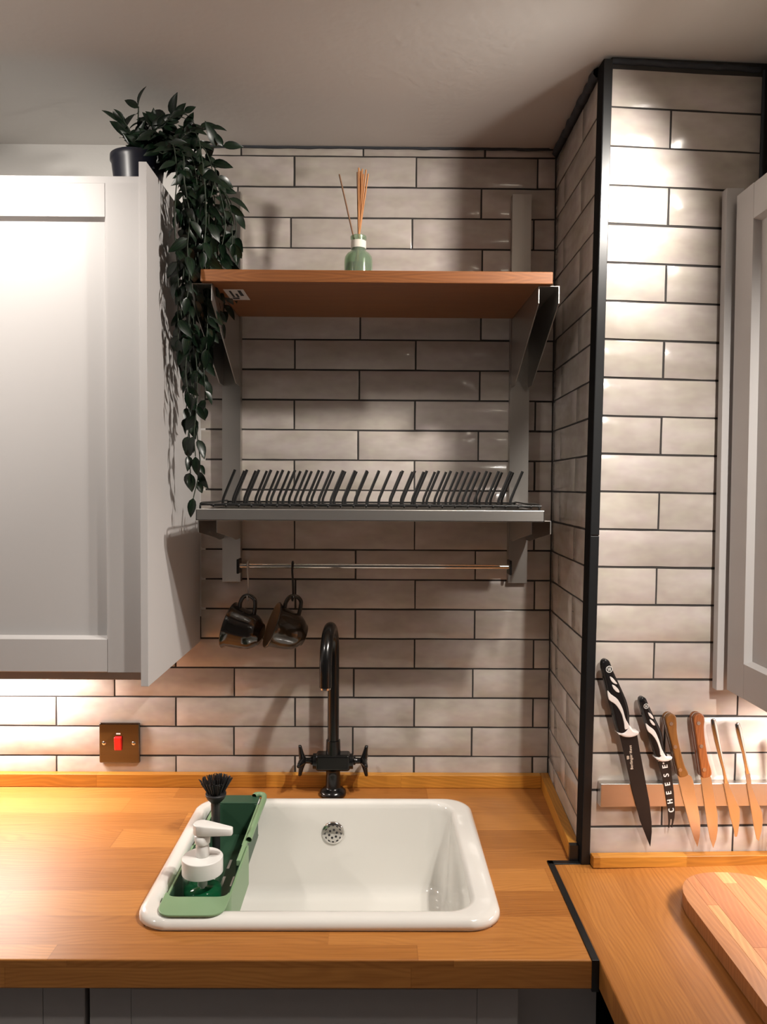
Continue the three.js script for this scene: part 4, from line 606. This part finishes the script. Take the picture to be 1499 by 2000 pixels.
// ---------------------------------------------------------------- cutting board
const bd = thing('cutting_board', 'rounded acacia cutting board with pale stripes on the right worktop', 'cutting board', [0.18, CT, 0.60]);
{
  const cx = 0.183, hw = 0.086, zc = 0.512, ez = 0.0945, zEnd = 0.79, th = 0.024;
  const zb = (x) => zc - ez * Math.pow(Math.max(0, 1 - Math.pow(Math.abs(x - cx) / hw, 2.3)), 1 / 2.3), zf = (x) => zEnd + 0.06 * Math.pow(Math.max(0, 1 - Math.pow(Math.abs(x - cx) / hw, 3)), 1 / 3);
  const tB = woodTex(91, 0.5, 0.2, 0.3, 500, 220, [0.50, 0.30, 0.16], [0.82, 0.60, 0.40], { joint: 0, segMin: 3, ring: 1.2 });
  const tone = (c, ox) => std({ map: useTex(tB, 0.5, 0.2, Math.PI / 2, ox, ox * 0.7), color: lin(...c), roughness: 0.5 });
  const mats = [tone([0.92, 0.86, 0.80], 0.1), tone([1.25, 1.32, 1.30], 0.3), tone([0.85, 0.68, 0.60], 0.5), tone([1.0, 0.86, 0.78], 0.7)];
  const staves = [[0.0972, 0.122, [[0.40, 0.80, 0], [0.80, 0.9, 3]]], [0.122, 0.1385, [[0.40, 0.515, 3], [0.515, 0.9, 1]]], [0.1385, 0.175, [[0.40, 0.62, 2], [0.62, 0.9, 3]]], [0.175, 0.197, [[0.40, 0.452, 1], [0.452, 0.9, 3]]], [0.197, 0.232, [[0.40, 0.6, 2], [0.6, 0.9, 0]]], [0.232, 0.2688, [[0.40, 0.9, 1]]]];
  for (const [a, b, cuts] of staves) for (const [z0, z1, mi] of cuts) {
    const pts = []; const n = 8; for (let i = 0; i <= n; i++) { const x = mix(a, b, i / n); pts.push([x, -Math.min(Math.max(zb(x), z0), z1)]); } for (let i = n; i >= 0; i--) { const x = mix(a, b, i / n); pts.push([x, -Math.max(Math.min(zf(x), z1), z0)]); }
    const minZ = Math.min(...pts.map(p => -p[1])), maxZ = Math.max(...pts.map(p => -p[1])); if (maxZ - minZ < 0.01) continue;
    const g = flat(shapeOf(pts), CT + 0.0008, CT + th, 0.0003, 1); part(bd, 'stave', boxUV(g), mats[mi]);
  }
}

// ---------------------------------------------------------------- lamps
for (const SPOT of SPOTS) {
  const A = new THREE.Vector3(...SPOT.at), B = new THREE.Vector3(...SPOT.aim), d = B.clone().sub(A).normalize();
  const t = thing('ceiling_spotlight', SPOT.label, 'lamp', [A.x, CEIL, A.z]);
  const mid = A.clone().addScaledVector(d, -0.05);
  part(t, 'ceiling_plate', (() => { const g = new THREE.CylinderGeometry(0.03, 0.03, 0.012, 32); g.translate(mid.x, CEIL - 0.0065, mid.z); return g; })(), M.whitePl);
  part(t, 'stem', rod([mid.x, CEIL - 0.012, mid.z], [mid.x, mid.y, mid.z], 0.005, 14), M.whitePl);
  const q = new THREE.Quaternion().setFromUnitVectors(new THREE.Vector3(0, 1, 0), d);
  part(t, 'head', (() => { const g = lathe([[0.0001, -0.085], [0.020, -0.083], [0.026, -0.07], [0.029, -0.012], [0.030, -0.003], [0.0285, -0.003], [0.027, -0.012], [0.0001, -0.013]], 36); g.applyQuaternion(q); g.translate(A.x, A.y, A.z); return g; })(), M.whitePl);
  part(t, 'lens', (() => { const g = new THREE.CylinderGeometry(0.0265, 0.0265, 0.001, 30); g.translate(0, -0.006, 0); g.applyQuaternion(q); g.translate(A.x, A.y, A.z); return g; })(), M.lampGlow);
  const l = new THREE.SpotLight(LAMP_COLOR, SPOT.I, 0, SPOT.angle, 1, 2); l.name = 'lamp_light'; l.position.set(0, A.y - CEIL, 0); l.shadow.radius = 1.3; t.add(l); const tg = new THREE.Object3D(); tg.name = 'lamp_aim'; tg.position.copy(B.clone().sub(new THREE.Vector3(A.x, CEIL, A.z))); t.add(tg); l.target = tg;
}
{
  const [x, z, I] = FILL_LIGHT;
  const t = thing('added_fill_light', 'added unseen fill light in the ceiling by the far left wall', 'lamp', [x, CEIL, z]);  // added fill: floor bounce for base doors and ceiling
  part(t, 'bezel', (() => { const g = lathe([[0.034, 0.0], [0.034, -0.003], [0.038, -0.005], [0.044, -0.003], [0.045, 0]], 40); g.translate(x, CEIL - 0.0003, z); return g; })(), M.whitePl);
  part(t, 'lens', (() => { const g = new THREE.CylinderGeometry(0.034, 0.034, 0.0012, 36); g.translate(x, CEIL - 0.0012, z); return g; })(), M.lampGlow);
  const l = new THREE.RectAreaLight(LAMP_COLOR, I, 0.058, 0.058); l.rotation.x = -Math.PI / 2; l.position.set(0, -0.006, 0); l.name = 'lamp_light'; t.add(l);
}
UNDER.forEach(([x, y, z, w, d, I], i) => {
  const t = thing('under_cabinet_light', i ? 'slim light bar under the right wall cabinet' : 'slim light bar under the left wall cabinet', 'lamp', [x, y, z]);
  part(t, 'housing', box(x - w / 2 - 0.004, x + w / 2 + 0.004, y - 0.006, y + 0.0015 + (i ? 0.006 : 0), z - d / 2 - 0.004, z + d / 2 + 0.004, 0.001), M.whitePl);
  part(t, 'diffuser', box(x - w / 2, x + w / 2, y - 0.0075, y - 0.006, z - d / 2, z + d / 2), M.lampGlow);
  const l = new THREE.RectAreaLight(new THREE.Color().setRGB(1, 0.89, 0.83), I, w, d); l.rotation.x = -Math.PI / 2; l.position.set(0, -0.009, 0); l.name = 'lamp_light'; t.add(l);
});

scene.traverse(o => { if (o.isMesh) { o.castShadow = true; o.receiveShadow = true; } });
renderer.render(scene, camera);
